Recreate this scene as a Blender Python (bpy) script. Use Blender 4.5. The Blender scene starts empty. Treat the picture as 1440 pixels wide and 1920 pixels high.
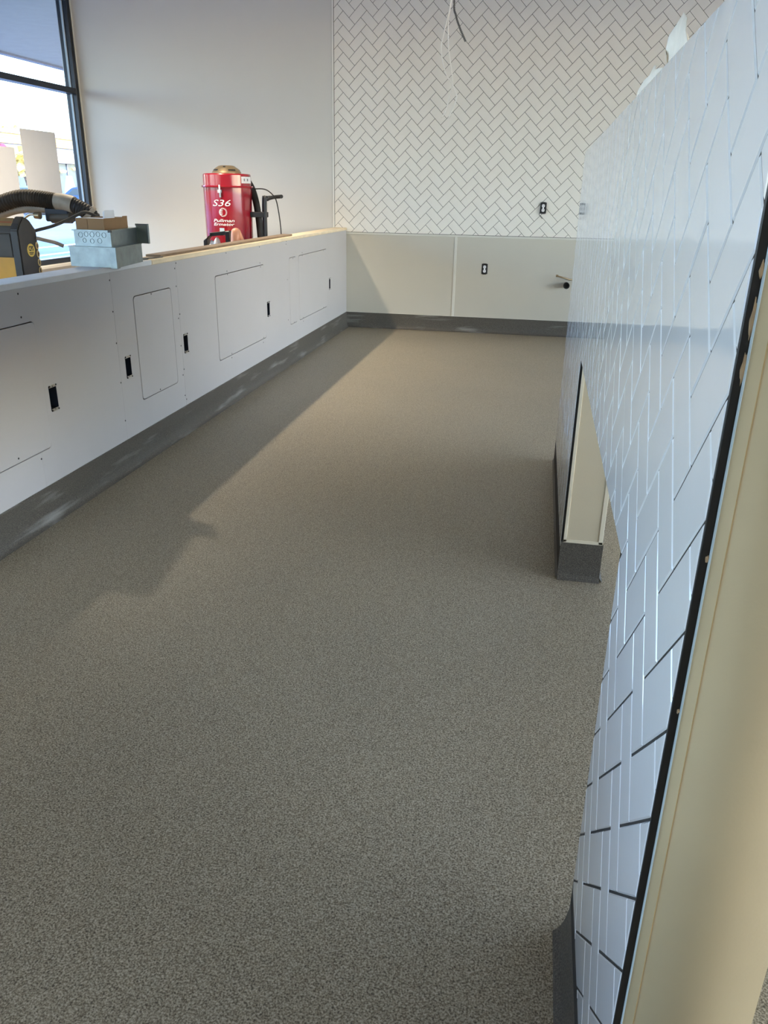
import bpy, bmesh, math, random
from mathutils import Vector, Matrix, noise
random.seed(7)
S = bpy.context.scene
C = S.collection
PI = math.pi

# ------------------------------------------------------------------ camera
H = 1.313
YAW, PITCH, ROLL = -.181937, -.385754, -.018274
cy, sy, cp, sp, cr, sr = math.cos(YAW), math.sin(YAW), math.cos(PITCH), math.sin(PITCH), math.cos(ROLL), math.sin(ROLL)
fwd = Vector((sy*cp, cy*cp, sp)); rgt = Vector((cy, -sy, 0)); dwn = fwd.cross(rgt)
r2 = cr*rgt + sr*dwn; d2 = -sr*rgt + cr*dwn
cam = bpy.data.cameras.new('camera'); camo = bpy.data.objects.new('camera', cam); C.objects.link(camo)
cam.sensor_fit = 'VERTICAL'; cam.sensor_height = 24; cam.lens = 24*1480/1920; cam.clip_end = 500; cam.clip_start = .02
m3 = Matrix((r2, -d2, -fwd)).transposed()
camo.matrix_world = Matrix.Translation((0, 0, H)) @ m3.to_4x4()
S.camera = camo
def project(p):
    q = Vector(p) - Vector((0, 0, H)); z = q.dot(fwd)
    if z <= .01: return None
    return 720 + 1480*q.dot(r2)/z, 960 + 1480*q.dot(d2)/z

# ------------------------------------------------------------------ world, sun, lights, exposure
w = bpy.data.worlds.new('sky'); S.world = w; w.use_nodes = True
nt = w.node_tree; bg = nt.nodes['Background']
sky = nt.nodes.new('ShaderNodeTexSky'); sky.sky_type = 'NISHITA'; sky.sun_disc = False
sky.sun_elevation = math.radians(38); sky.sun_rotation = math.radians(100); sky.air_density = 1.2; sky.dust_density = 1.0; sky.ozone_density = 2
tint = nt.nodes.new('ShaderNodeMix'); tint.data_type = 'RGBA'; tint.blend_type = 'MULTIPLY'; tint.inputs[0].default_value = 1; tint.inputs[7].default_value = (.93, .93, 1.09, 1)
nt.links.new(sky.outputs[0], tint.inputs[6]); nt.links.new(tint.outputs[2], bg.inputs[0]); bg.inputs[1].default_value = 1.65

def lamp(name, kind, loc, energy, color, **kw):
    l = bpy.data.lights.new(name, kind); l.energy = energy; l.color = color
    for k, v in kw.items(): setattr(l, k, v)
    o = bpy.data.objects.new(name, l); o.location = loc; C.objects.link(o); return o
sun = lamp('sun_offscreen', 'SUN', (0, 0, 20), 8, (1, .88, .70), angle=.009)
sun.rotation_euler = Vector((-.83, .22, -.50)).to_track_quat('-Z', 'Y').to_euler()
WARM = (1, .85, .63)
lamp('ceiling_lamp_left_offscreen', 'SPOT', (-3.30, 5.9, 3.45), 540, WARM, shadow_soft_size=.05, spot_size=math.radians(112), spot_blend=.85)
for i, (x, y) in enumerate(((-.6, -2.2), (-3.2, -1.5))):
    a = lamp('ceiling_lamp_behind_offscreen', 'AREA', (x, y, 3.5), 9, (1, .84, .66), shape='RECTANGLE', size=1.2, size_y=.6)
S.view_settings.view_transform = 'Standard'; S.view_settings.look = 'None'
S.view_settings.exposure = 0.22; S.view_settings.gamma = 1.0; S.view_settings.use_curve_mapping = False
S.cycles.use_denoising = True
S.cycles.caustics_reflective = False; S.cycles.caustics_refractive = False
S.cycles.max_bounces = 10; S.cycles.diffuse_bounces = 6; S.cycles.sample_clamp_indirect = 8

# ------------------------------------------------------------------ materials
def lin(c):
    return tuple(((v/255)/12.92 if v/255 <= .04045 else ((v/255+.055)/1.055)**2.4) for v in c) + (1,)
def mat(name, rgb, rough=.5, metal=0., var=.06, scale=6., bump=0., bscale=80., coat=0., spec=.5, det=3.):
    m = bpy.data.materials.new(name); m.use_nodes = True; t = m.node_tree; b = t.nodes['Principled BSDF']
    c = lin(rgb); b.inputs['Roughness'].default_value = rough; b.inputs['Metallic'].default_value = metal
    b.inputs['Coat Weight'].default_value = coat; b.inputs['Coat Roughness'].default_value = .04; b.inputs['Specular IOR Level'].default_value = spec
    tc = t.nodes.new('ShaderNodeTexCoord'); n = t.nodes.new('ShaderNodeTexNoise'); n.inputs['Scale'].default_value = scale; n.inputs['Detail'].default_value = det
    t.links.new(tc.outputs['Object'], n.inputs['Vector'])
    r = t.nodes.new('ShaderNodeValToRGB'); t.links.new(n.outputs[0], r.inputs[0])
    r.color_ramp.elements[0].position = .3; r.color_ramp.elements[1].position = .7
    r.color_ramp.elements[0].color = tuple(v*(1-var) for v in c[:3]) + (1,)
    r.color_ramp.elements[1].color = tuple(min(1, v*(1+var)) for v in c[:3]) + (1,)
    t.links.new(r.outputs[0], b.inputs['Base Color'])
    if bump:
        n2 = t.nodes.new('ShaderNodeTexNoise'); n2.inputs['Scale'].default_value = bscale; n2.inputs['Detail'].default_value = 3
        t.links.new(tc.outputs['Object'], n2.inputs['Vector'])
        bu = t.nodes.new('ShaderNodeBump'); bu.inputs['Strength'].default_value = bump; bu.inputs['Distance'].default_value = .002
        t.links.new(n2.outputs[0], bu.inputs['Height']); t.links.new(bu.outputs[0], b.inputs['Normal'])
    return m
def speckle(name, stops, scale, rough, streak=None):
    m = bpy.data.materials.new(name); m.use_nodes = True; t = m.node_tree; b = t.nodes['Principled BSDF']; b.inputs['Roughness'].default_value = rough
    tc = t.nodes.new('ShaderNodeTexCoord')
    n = t.nodes.new('ShaderNodeTexNoise'); n.inputs['Scale'].default_value = scale; n.inputs['Detail'].default_value = 2.5; n.inputs['Roughness'].default_value = .65
    t.links.new(tc.outputs['Object'], n.inputs['Vector'])
    r = t.nodes.new('ShaderNodeValToRGB'); t.links.new(n.outputs[0], r.inputs[0])
    while len(r.color_ramp.elements) < len(stops): r.color_ramp.elements.new(.5)
    for e, (p, c) in zip(r.color_ramp.elements, stops): e.position = p; e.color = lin(c)
    out = r.outputs[0]
    n3 = t.nodes.new('ShaderNodeTexNoise'); n3.inputs['Scale'].default_value = 1.3; n3.inputs['Detail'].default_value = 3
    t.links.new(tc.outputs['Object'], n3.inputs['Vector'])
    mx = t.nodes.new('ShaderNodeMix'); mx.data_type = 'RGBA'; mx.blend_type = 'MULTIPLY'; mx.inputs[0].default_value = 1
    r3 = t.nodes.new('ShaderNodeValToRGB'); r3.color_ramp.elements[0].position = .3; r3.color_ramp.elements[1].position = .7
    r3.color_ramp.elements[0].color = (.90, .90, .90, 1); r3.color_ramp.elements[1].color = (1, .99, .97, 1)
    t.links.new(n3.outputs[0], r3.inputs[0]); t.links.new(out, mx.inputs[6]); t.links.new(r3.outputs[0], mx.inputs[7]); out = mx.outputs[2]
    if streak:
        mp = t.nodes.new('ShaderNodeMapping'); mp.inputs['Scale'].default_value = streak[0]; t.links.new(tc.outputs['Object'], mp.inputs[0])
        n4 = t.nodes.new('ShaderNodeTexNoise'); n4.inputs['Scale'].default_value = 1; n4.inputs['Detail'].default_value = 5; t.links.new(mp.outputs[0], n4.inputs['Vector'])
        r4 = t.nodes.new('ShaderNodeValToRGB'); r4.color_ramp.elements[0].position = streak[2]; r4.color_ramp.elements[1].position = streak[2]+.16
        r4.color_ramp.elements[0].color = (0, 0, 0, 1); r4.color_ramp.elements[1].color = (.6, .6, .6, 1)
        t.links.new(n4.outputs[0], r4.inputs[0])
        m2 = t.nodes.new('ShaderNodeMix'); m2.data_type = 'RGBA'; t.links.new(r4.outputs[0], m2.inputs[0]); t.links.new(out, m2.inputs[6]); m2.inputs[7].default_value = lin(streak[1]); out = m2.outputs[2]
    t.links.new(out, b.inputs['Base Color'])
    bu = t.nodes.new('ShaderNodeBump'); bu.inputs['Strength'].default_value = .25; bu.inputs['Distance'].default_value = .001
    t.links.new(n.outputs[0], bu.inputs['Height']); t.links.new(bu.outputs[0], b.inputs['Normal'])
    return m
def glass(name):
    m = bpy.data.materials.new(name); m.use_nodes = True; t = m.node_tree; t.nodes.clear()
    o = t.nodes.new('ShaderNodeOutputMaterial'); mx = t.nodes.new('ShaderNodeMixShader'); tr = t.nodes.new('ShaderNodeBsdfTransparent'); g = t.nodes.new('ShaderNodeBsdfGlossy')
    tr.inputs[0].default_value = (.90, .95, .96, 1); g.inputs['Roughness'].default_value = .02
    lw = t.nodes.new('ShaderNodeLayerWeight'); lw.inputs[0].default_value = .5
    pw = t.nodes.new('ShaderNodeMath'); pw.operation = 'POWER'; pw.inputs[1].default_value = 5; t.links.new(lw.outputs['Facing'], pw.inputs[0])
    f = t.nodes.new('ShaderNodeMath'); f.operation = 'MULTIPLY_ADD'; f.inputs[1].default_value = .6; f.inputs[2].default_value = .03; t.links.new(pw.outputs[0], f.inputs[0])
    t.links.new(f.outputs[0], mx.inputs[0]); t.links.new(tr.outputs[0], mx.inputs[1]); t.links.new(g.outputs[0], mx.inputs[2]); t.links.new(mx.outputs[0], o.inputs[0])
    return m
def emit(name, rgb, k):
    m = bpy.data.materials.new(name); m.use_nodes = True; t = m.node_tree; t.nodes.clear()
    o = t.nodes.new('ShaderNodeOutputMaterial'); e = t.nodes.new('ShaderNodeEmission'); e.inputs[0].default_value = lin(rgb); e.inputs[1].default_value = k
    t.links.new(e.outputs[0], o.inputs[0]); return m
M = {}
M['floor'] = speckle('floor_quartz', [(.29, (57, 49, 38)), (.41, (122, 111, 92)), (.52, (163, 152, 130)), (.69, (209, 199, 179))], 265, .42)
M['cove'] = speckle('cove_quartz', [(.3, (56, 52, 47)), (.5, (86, 81, 74)), (.7, (118, 112, 102))], 300, .45, ((2.2, 2.2, 22), (158, 156, 150), .57))
M['tile'] = mat('tile_glaze', (228, 230, 232), .05, var=.012, scale=9, bump=.022, bscale=55, coat=.3)
M['tile_wall'] = mat('tile_glaze_far', (238, 233, 224), .30, var=.025, scale=3, bump=.03, bscale=60, spec=.35)
M['grout'] = mat('grout', (46, 43, 40), .9, var=.25, scale=40)
M['drywall'] = mat('drywall_paint', (216, 212, 204), .62, var=.012, scale=2, bump=.05, bscale=220)
M['panel'] = mat('gypsum_board', (186, 182, 181), .6, var=.02, scale=2.2, bump=.04, bscale=150)
M['frp'] = mat('frp_panel', (200, 194, 180), .30, var=.015, scale=3, bump=.10, bscale=140)
M['frp_trim'] = mat('frp_trim', (216, 213, 202), .32, var=.01)
M['jamb'] = mat('jamb_panel', (206, 193, 166), .5, var=.02, scale=8, bump=.12, bscale=200)
M['jamb_trim'] = mat('jamb_trim', (226, 216, 192), .4, var=.01)
M['tan'] = mat('tan_board', (206, 187, 150), .7, var=.05, scale=5, bump=.06, bscale=260)
M['tan_edge'] = mat('tan_board_edge', (196, 168, 122), .8, var=.05)
M['bead'] = mat('corner_bead', (190, 210, 222), .4, var=.03)
M['blacktrim'] = mat('black_trim', (20, 18, 17), .45, var=.3, scale=60)
M['mortar'] = mat('mortar_smear', (176, 150, 118), .9, var=.2, scale=60, bump=.3)
M['black'] = mat('black_plastic', (22, 22, 24), .42, var=.1)
M['rubber'] = mat('black_rubber', (30, 28, 27), .65, var=.15, scale=20)
M['dustrubber'] = mat('dusty_hose', (62, 55, 47), .7, var=.5, scale=14)
M['navybox'] = mat('navy_box', (22, 30, 44), .6, var=.2, scale=20)
M['steel'] = mat('galvanised_steel', (142, 152, 154), .38, metal=.8, var=.16, scale=22, bump=.05, bscale=30)
M['steel_lid'] = mat('steel_lid', (150, 160, 150), .5, metal=.6, var=.1)
M['zinc'] = mat('zinc', (200, 200, 196), .3, metal=.9)
M['chrome'] = mat('chrome', (225, 225, 225), .12, metal=1)
M['copper'] = mat('copper', (158, 138, 108), .35, metal=.8)
M['card'] = mat('cardboard', (160, 124, 86), .85, var=.06, scale=12)
M['paper'] = mat('paper', (240, 238, 238), .8, var=.02)
M['wax'] = mat('wax_paper', (246, 238, 224), .55, var=.05, scale=30)
M['pine'] = mat('pine', (232, 214, 182), .7, var=.10, scale=7)
M['plywood'] = mat('dusty_plywood', (132, 112, 90), .8, var=.2, scale=9)
M['primed'] = mat('primed_board', (222, 224, 226), .6, var=.05, scale=9)
M['red'] = mat('red_enamel', (150, 12, 34), .22, var=.04, coat=.6)
M['bronze'] = mat('bronze_dome', (150, 132, 104), .35, metal=.6, var=.1)
M['white'] = mat('white_print', (244, 240, 238), .5, var=.01)
M['yellow'] = mat('yellow_enamel', (226, 160, 26), .4, var=.15, scale=5)
M['hood'] = mat('dusty_hood', (74, 66, 56), .6, var=.35, scale=5)
M['band'] = mat('dusty_black', (52, 47, 42), .5, var=.4, scale=6)
M['orange'] = mat('orange_print', (206, 122, 84), .7, var=.1)
M['sheet'] = mat('taped_sheet', (206, 206, 210), .8, var=.02)
M['hoodtan'] = mat('dusty_label', (190, 156, 104), .7, var=.25, scale=10)
M['stk'] = mat('sticker', (222, 186, 84), .5, var=.03)
M['cream'] = mat('cream_print', (226, 192, 132), .6, var=.05)
M['tape'] = mat('dusty_tape', (150, 138, 122), .6, var=.15, scale=25)
M['frame'] = mat('window_frame', (34, 40, 50), .35, metal=.3, var=.08)
M['gasket'] = mat('window_bead', (186, 198, 206), .4, var=.03)
M['sill'] = mat('sill_paint', (240, 236, 228), .5, var=.01)
M['ceiling'] = mat('ceiling_paint', (206, 200, 190), .8, var=.02)
M['glass'] = glass('pane_glass')
M['skin'] = mat('skin', (214, 150, 118), .5, var=.06, scale=14)
M['shirt'] = mat('shirt', (206, 190, 164), .85, var=.06)
M['jeans'] = mat('trousers', (62, 68, 84), .9, var=.12, scale=30)
M['hair'] = mat('hair', (52, 38, 28), .7, var=.2, scale=60)
M['asphalt'] = mat('asphalt', (108, 118, 132), .85, var=.12, scale=.5)
M['paint_line'] = mat('line_paint', (240, 240, 240), .7, var=.03)
M['concrete'] = mat('concrete', (196, 192, 184), .8, var=.05)
M['soffit'] = mat('soffit', (158, 156, 150), .7, var=.04)
M['fascia'] = mat('wood_fascia', (236, 180, 92), .6, var=.08, scale=2)
M['stucco'] = mat('stucco', (232, 200, 184), .85, var=.03)
M['greymetal'] = mat('grey_metal', (128, 128, 138), .5, var=.04)
M['signred'] = mat('sign_red', (214, 40, 70), .5, var=.04)
M['darkglass'] = mat('shop_glass', (70, 86, 92), .12, var=.25, scale=.9)
M['brick'] = mat('brick_pier', (176, 116, 88), .85, var=.1)
M['carblue'] = mat('car_paint', (120, 176, 214), .25, var=.03, coat=.5)
M['carblue2'] = mat('car_paint_dark', (52, 92, 150), .25, var=.03, coat=.5)
M['leaf'] = mat('autumn_leaf', (206, 180, 96), .8, var=.3, scale=1.5)
M['bark'] = mat('bark', (110, 90, 74), .9, var=.2, scale=10)
M['cable'] = mat('white_cable', (250, 246, 238), .5, var=.03)
M['conduit'] = mat('flex_conduit', (120, 118, 114), .35, metal=.7)
M['lampglow'] = emit('lamp_glow', (255, 205, 120), 8)

# ------------------------------------------------------------------ helpers
LOC = {}
def tag(o, label=None, cat=None, group=None, kind=None):
    if label: o['label'] = label
    if cat: o['category'] = cat
    if group: o['group'] = group
    if kind: o['kind'] = kind
    return o
def empty(name, loc, label=None, cat=None, group=None, kind=None):
    o = bpy.data.objects.new(name, None); o.location = loc; o.empty_display_size = .1; C.objects.link(o); LOC[o] = Vector(loc)
    return tag(o, label, cat, group, kind)
def link(name, me, mats, parent=None, origin=None):
    if not isinstance(mats, (list, tuple)): mats = [mats]
    for k in mats: me.materials.append(M[k] if isinstance(k, str) else k)
    if origin is None:
        n = len(me.vertices); co = [v.co for v in me.vertices]
        lo = [min(c[i] for c in co) for i in range(3)]; hi = [max(c[i] for c in co) for i in range(3)]
        origin = Vector(((lo[0]+hi[0])/2, (lo[1]+hi[1])/2, lo[2]))
    origin = Vector(origin)
    me.transform(Matrix.Translation(-origin))
    o = bpy.data.objects.new(name, me); C.objects.link(o); LOC[o] = origin
    if parent is not None: o.parent = parent; o.location = origin - LOC[parent]
    else: o.location = origin
    return o
def bm_obj(name, bm, mats, parent=None, smooth=False):
    bmesh.ops.recalc_face_normals(bm, faces=bm.faces[:])
    me = bpy.data.meshes.new(name); bm.to_mesh(me); bm.free()
    if smooth:
        for p in me.polygons: p.use_smooth = True
    return link(name, me, mats, parent)
def soft(o, ang=.6):
    for p in o.data.polygons: p.use_smooth = True
    o.data.set_sharp_from_angle(angle=ang); return o
def add_box(bm, x0, x1, y0, y1, z0, z1, bev=0., seg=1, rot=0., mi=0):
    vs = [bm.verts.new((x, y, z)) for x in (x0, x1) for y in (y0, y1) for z in (z0, z1)]
    fs = [bm.faces.new([vs[i] for i in f]) for f in ((0, 1, 3, 2), (4, 6, 7, 5), (0, 4, 5, 1), (2, 3, 7, 6), (0, 2, 6, 4), (1, 5, 7, 3))]
    for f in fs: f.material_index = mi
    if rot:
        c = Vector(((x0+x1)/2, (y0+y1)/2, 0)); bmesh.ops.rotate(bm, verts=vs, cent=c, matrix=Matrix.Rotation(rot, 3, 'Z'))
    if bev:
        es = list({e for v in vs for e in v.link_edges}); bmesh.ops.bevel(bm, geom=es, offset=bev, segments=seg, affect='EDGES', profile=.5)
def box(name, x0, x1, y0, y1, z0, z1, m, parent=None, bev=0., seg=1, rot=0.):
    bm = bmesh.new(); add_box(bm, x0, x1, y0, y1, z0, z1, bev, seg, rot); return bm_obj(name, bm, m, parent)
def catmull(pts, n=8):
    P = [Vector(p) for p in pts]; out = []
    for i in range(len(P)-1):
        a, b, c, d = P[max(i-1, 0)], P[i], P[i+1], P[min(i+2, len(P)-1)]
        for k in range(n):
            t = k/n; out.append(.5*((2*b)+(c-a)*t+(2*a-5*b+4*c-d)*t*t+(3*b-a-3*c+d)*t**3))
    out.append(P[-1]); return out
def add_tube(bm, pts, r, seg=10, cap=True, mi=0):
    P = [Vector(p) for p in pts]; n = len(P); R = r if callable(r) else (lambda i: r)
    T = [(P[min(i+1, n-1)]-P[max(i-1, 0)]).normalized() for i in range(n)]
    up = Vector((0, 0, 1)) if abs(T[0].z) < .9 else Vector((1, 0, 0)); s = T[0].cross(up).normalized(); rings = []
    for i in range(n):
        s = (s - T[i]*s.dot(T[i])).normalized(); b = T[i].cross(s)
        rings.append([bm.verts.new(P[i] + R(i)*(math.cos(a)*s + math.sin(a)*b)) for a in (2*PI*k/seg for k in range(seg))])
    for i in range(n-1):
        for k in range(seg): bm.faces.new((rings[i][k], rings[i][(k+1) % seg], rings[i+1][(k+1) % seg], rings[i+1][k])).material_index = mi
    if cap:
        bm.faces.new(rings[0][::-1]).material_index = mi; bm.faces.new(rings[-1]).material_index = mi
def tube(name, pts, r, m, parent=None, seg=10):
    bm = bmesh.new(); add_tube(bm, pts, r, seg); return soft(bm_obj(name, bm, m, parent), .9)
def add_lathe(bm, prof, c, seg=48, axis='Z'):
    rings = []
    for r, z in prof:
        ring = []
        for k in range(seg):
            a = 2*PI*k/seg; u, v = max(r, 1e-4)*math.cos(a), max(r, 1e-4)*math.sin(a)
            p = {'Z': (u, v, z), 'Y': (u, z, v), 'X': (z, u, v)}[axis]; ring.append(bm.verts.new(Vector(p)+Vector(c)))
        rings.append(ring)
    for i in range(len(rings)-1):
        for k in range(seg): bm.faces.new((rings[i][k], rings[i][(k+1) % seg], rings[i+1][(k+1) % seg], rings[i+1][k]))
    bm.faces.new(rings[0][::-1]); bm.faces.new(rings[-1])
def lathe(name, prof, c, m, parent=None, seg=48, axis='Z', ang=.5):
    bm = bmesh.new(); add_lathe(bm, prof, c, seg, axis); return soft(bm_obj(name, bm, m, parent), ang)
def flat_mesh(outer, holes, thick, fn):
    """2D outline with holes, filled and extruded; fn maps (a, b, depth) to the place"""
    cu = bpy.data.curves.new('outline', 'CURVE'); cu.dimensions = '2D'; cu.fill_mode = 'BOTH'; cu.extrude = thick/2
    for ring in [outer]+list(holes):
        s = cu.splines.new('POLY'); s.points.add(len(ring)-1); s.use_cyclic_u = True
        for p, (a, b) in zip(s.points, ring): p.co = (a, b, 0, 1)
    o = bpy.data.objects.new('outline', cu); C.objects.link(o); dg = bpy.context.evaluated_depsgraph_get(); dg.update()
    me = bpy.data.meshes.new_from_object(o.evaluated_get(dg)); bpy.data.objects.remove(o); bpy.data.curves.remove(cu)
    me.materials.clear()
    for v in me.vertices: v.co = fn(v.co.x, v.co.y, v.co.z)
    bm = bmesh.new(); bm.from_mesh(me); bmesh.ops.remove_doubles(bm, verts=bm.verts[:], dist=1e-6); bmesh.ops.recalc_face_normals(bm, faces=bm.faces[:]); bm.to_mesh(me); bm.free()
    return me
def rrect(a0, a1, b0, b1, r=.0, n=5):
    if r <= 0: return [(a0, b0), (a1, b0), (a1, b1), (a0, b1)]
    out = []
    for cx, cz, s in ((a1-r, b0+r, -PI/2), (a1-r, b1-r, 0), (a0+r, b1-r, PI/2), (a0+r, b0+r, PI)):
        out += [(cx+r*math.cos(s+PI/2*k/n), cz+r*math.sin(s+PI/2*k/n)) for k in range(n+1)]
    return out
def text_mesh(body, size, shear=0., bold=0.):
    cu = bpy.data.curves.new('lettering', 'FONT'); cu.body = body; cu.size = size; cu.shear = shear; cu.offset = bold; cu.align_x = 'CENTER'; cu.resolution_u = 3
    o = bpy.data.objects.new('lettering', cu); C.objects.link(o); dg = bpy.context.evaluated_depsgraph_get(); dg.update()
    me = bpy.data.meshes.new_from_object(o.evaluated_get(dg)); bpy.data.objects.remove(o); bpy.data.curves.remove(cu); me.materials.clear(); return me

# ------------------------------------------------------------------ herringbone tiling
W = .0778; TH = .008; CH = [.0016]
U2 = Vector((1, 1))/math.sqrt(2); V2 = Vector((1, -1))/math.sqrt(2)
def clip(poly, n, d):
    out = []
    for i, p in enumerate(poly):
        q = poly[(i+1) % len(poly)]; a, b = n[0]*p[0]+n[1]*p[1]-d, n[0]*q[0]+n[1]*q[1]-d
        if a <= 0: out.append(p)
        if (a < 0 < b) or (b < 0 < a):
            t = a/(a-b); out.append((p[0]+(q[0]-p[0])*t, p[1]+(q[1]-p[1])*t))
    return out
def clip_rect(poly, a0, a1, b0, b1):
    for n, d in (((-1, 0), -a0), ((1, 0), a1), ((0, -1), -b0), ((0, 1), b1)):
        poly = clip(poly, n, d)
        if len(poly) < 3: return []
    return poly
def area(p):
    return abs(sum(p[i][0]*p[(i+1) % len(p)][1]-p[(i+1) % len(p)][0]*p[i][1] for i in range(len(p))))/2
def clean(poly):
    out = []
    for p in poly:
        if not out or math.hypot(p[0]-out[-1][0], p[1]-out[-1][1]) > .0012: out.append(p)
    if len(out) > 2 and math.hypot(out[0][0]-out[-1][0], out[0][1]-out[-1][1]) < .0012: out.pop()
    return out
def inset(poly, c):
    n = len(poly); s = sum(poly[i][0]*poly[(i+1) % n][1]-poly[(i+1) % n][0]*poly[i][1] for i in range(n)); sg = 1 if s > 0 else -1; out = []
    for i in range(n):
        a, p, b = Vector(poly[i-1]), Vector(poly[i]), Vector(poly[(i+1) % n])
        e1, e2 = (p-a).normalized(), (b-p).normalized(); n1, n2 = Vector((-e1.y, e1.x))*sg, Vector((-e2.y, e2.x))*sg
        m = n1+n2; k = c/max(.35, 1+n1.dot(n2)); out.append(tuple(p+m*k))
    return out
def add_tile(bm, polys, fn):
    for poly in polys:
        poly = clean(poly)
        if len(poly) < 3 or area(poly) < 4e-5: continue
        top = inset(poly, CH[0]); n = len(poly)
        r0 = [bm.verts.new(fn(a, b, 0)) for a, b in poly]; r1 = [bm.verts.new(fn(a, b, TH-CH[0]*.8)) for a, b in poly]; r2_ = [bm.verts.new(fn(a, b, TH)) for a, b in top]
        for A, B in ((r0, r1), (r1, r2_)):
            for i in range(n): bm.faces.new((A[i], A[(i+1) % n], B[(i+1) % n], B[i]))
        bm.faces.new(r2_); bm.faces.new(r0[::-1])
def herringbone(P, ext, gap, fn, axes, material, parent, shown, pieces_of, most=300):
    """fn(a,b,h) maps wall coordinates and height above the bed to the place"""
    a0, a1, b0, b1 = ext; st = W*math.sqrt(2); tiles = []
    for j in range(math.floor((a0-P[0])/(2*st))-2, math.ceil((a1-P[0])/(2*st))+2):
        for i in range(math.floor((P[1]-b1)/st)-4, math.ceil((P[1]-b0)/st)+5):
            o = Vector((P[0]+2*st*j, P[1]-st*i))
            for k, (u0, u1, v0, v1) in enumerate(((0, 1, 0, 2), (0, 2, 2, 3))):
                g = gap/2/W
                poly = [tuple(o+W*(u*U2+v*V2)) for u, v in ((u0+g, v0+g), (u1-g, v0+g), (u1-g, v1-g), (u0+g, v1-g))]
                cen = o+W*((u0+u1)/2*U2+(v0+v1)/2*V2)
                ps = [q for q in pieces_of(poly) if len(q) >= 3 and area(q) > 6e-5]
                if not ps: continue
                full = len(ps) == 1 and area(ps[0]) > area(poly)*.9999
                ca = sum(p[0] for q in ps for p in q)/sum(len(q) for q in ps); cb = sum(p[1] for q in ps for p in q)/sum(len(q) for q in ps)
                tiles.append((shown(ca, cb)*sum(area(q) for q in ps)/(2*W*W), k, cen, ps, full))
    tiles.sort(key=lambda t: -t[0])
    share = [None, None]; rest = bmesh.new(); nrest = 0
    for idx, (sc, k, cen, ps, full) in enumerate(tiles):
        if idx >= most or sc <= 0:
            add_tile(rest, ps, fn); nrest += 1; continue
        if full:
            if share[k] is None:
                bm = bmesh.new(); L2, W2 = W-gap/2, W/2-gap/2
                d = V2 if k == 0 else U2; e = Vector((-d.y, d.x))
                add_tile(bm, [[tuple(d*s*L2+e*t*W2) for s, t in ((-1, -1), (1, -1), (1, 1), (-1, 1))]], lambda a, b, h: fn(a, b, h)-fn(0, 0, 0))
                bmesh.ops.recalc_face_normals(bm, faces=bm.faces[:]); me = bpy.data.meshes.new('tile'); bm.to_mesh(me); bm.free(); me.materials.append(M[material]); share[k] = me
            o = bpy.data.objects.new('tile', share[k]); C.objects.link(o); o.parent = parent; o.location = fn(cen.x, cen.y, random.uniform(-.0003, .0003))-LOC[parent]
            ax = [random.gauss(0, .0011) for _ in range(2)]; o.rotation_euler = Vector(axes[0])*ax[0]+Vector(axes[1])*ax[1]
        else:
            bm = bmesh.new(); add_tile(bm, ps, fn)
            if len(bm.faces): bm_obj('tile', bm, material, parent)
            else: bm.free()
    if nrest:
        tag(bm_obj('remaining_tiles', rest, material, parent), kind='stuff')
    else: rest.free()
    return len(tiles), nrest

# ================================================================== SETTING
YB, XL, XW, XR = 8.156, -1.935, -4.66, 5.0
tag(box('floor', XW-.15, XR+.15, -4.1, YB+.12, -.12, 0, 'floor'), 'speckled tan quartz floor of the counter aisle', 'floor', kind='structure')
tag(box('ceiling', XW-.15, XR+.15, -4.1, YB+.12, 3.6, 3.75, 'ceiling'), 'off-white ceiling above the whole room', 'ceiling', kind='structure')

# back wall: drywall, herringbone tile above, smooth panels below
wb = empty('wall_back', (0, YB+.02, 0), 'back wall with herringbone tile above pale wainscot panels', 'wall', kind='structure')
box('wall_core', XW-.15, XR+.15, YB+.012, YB+.12, 0, 3.6, 'drywall', wb)
box('painted_drywall', XW, -2.072, YB, YB+.012, .0, 3.6, 'drywall', wb)
box('corner_trim', -2.070, -2.056, YB-.006, YB+.012, .93, 3.6, 'sill', wb)
box('grout_bed', -2.056, 3.0, YB+.0014, YB+.012, .93, 3.6, 'grout', wb)
box('painted_drywall', 3.0, XR, YB, YB+.012, 0, 3.6, 'drywall', wb)
def seen_back(a, b):
    p = project((a, YB, b))
    if p is None or not (-20 < p[0] < 1460 and -20 < p[1] < 1940): return 0
    if a > .158:
        t = .158/a; y = YB*t; z = H+(b-H)*t
        if .667 < y < 4.1 and z < 1.497 and not (1.15 < y < 2.69 and z < .81): return 0
    return 1
CH[0] = .0008
nb = herringbone((-2.0195, 1.566), (-2.056, 3.0, .93, 3.6), .0030, lambda a, b, h: Vector((a, YB+TH-h, b)), ((1, 0, 0), (0, 0, 1)), 'tile_wall', wb, seen_back, lambda q: [clip_rect(q, -2.052, 3.0, .9335, 3.6)])
# wainscot panels
for x0, x1 in ((-2.052, -.839), (-.825, .39), (.404, 1.62)):
    box('wainscot_panel', x0, x1, YB+.004, YB+.010, .150, .914, 'frp', wb, .001)
for x0 in (-.845, .384):
    box('panel_divider', x0, x0+.026, YB-.001, YB+.010, .150, .914, 'frp_trim', wb, .001)
box('cap_trim', -2.052, 1.62, YB-.002, YB+.010, .912, .930, 'frp_trim', wb, .002)
box('base_trim', -2.052, 1.62, YB-.002, YB+.010, .140, .153, 'frp_trim', wb, .002)

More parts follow.
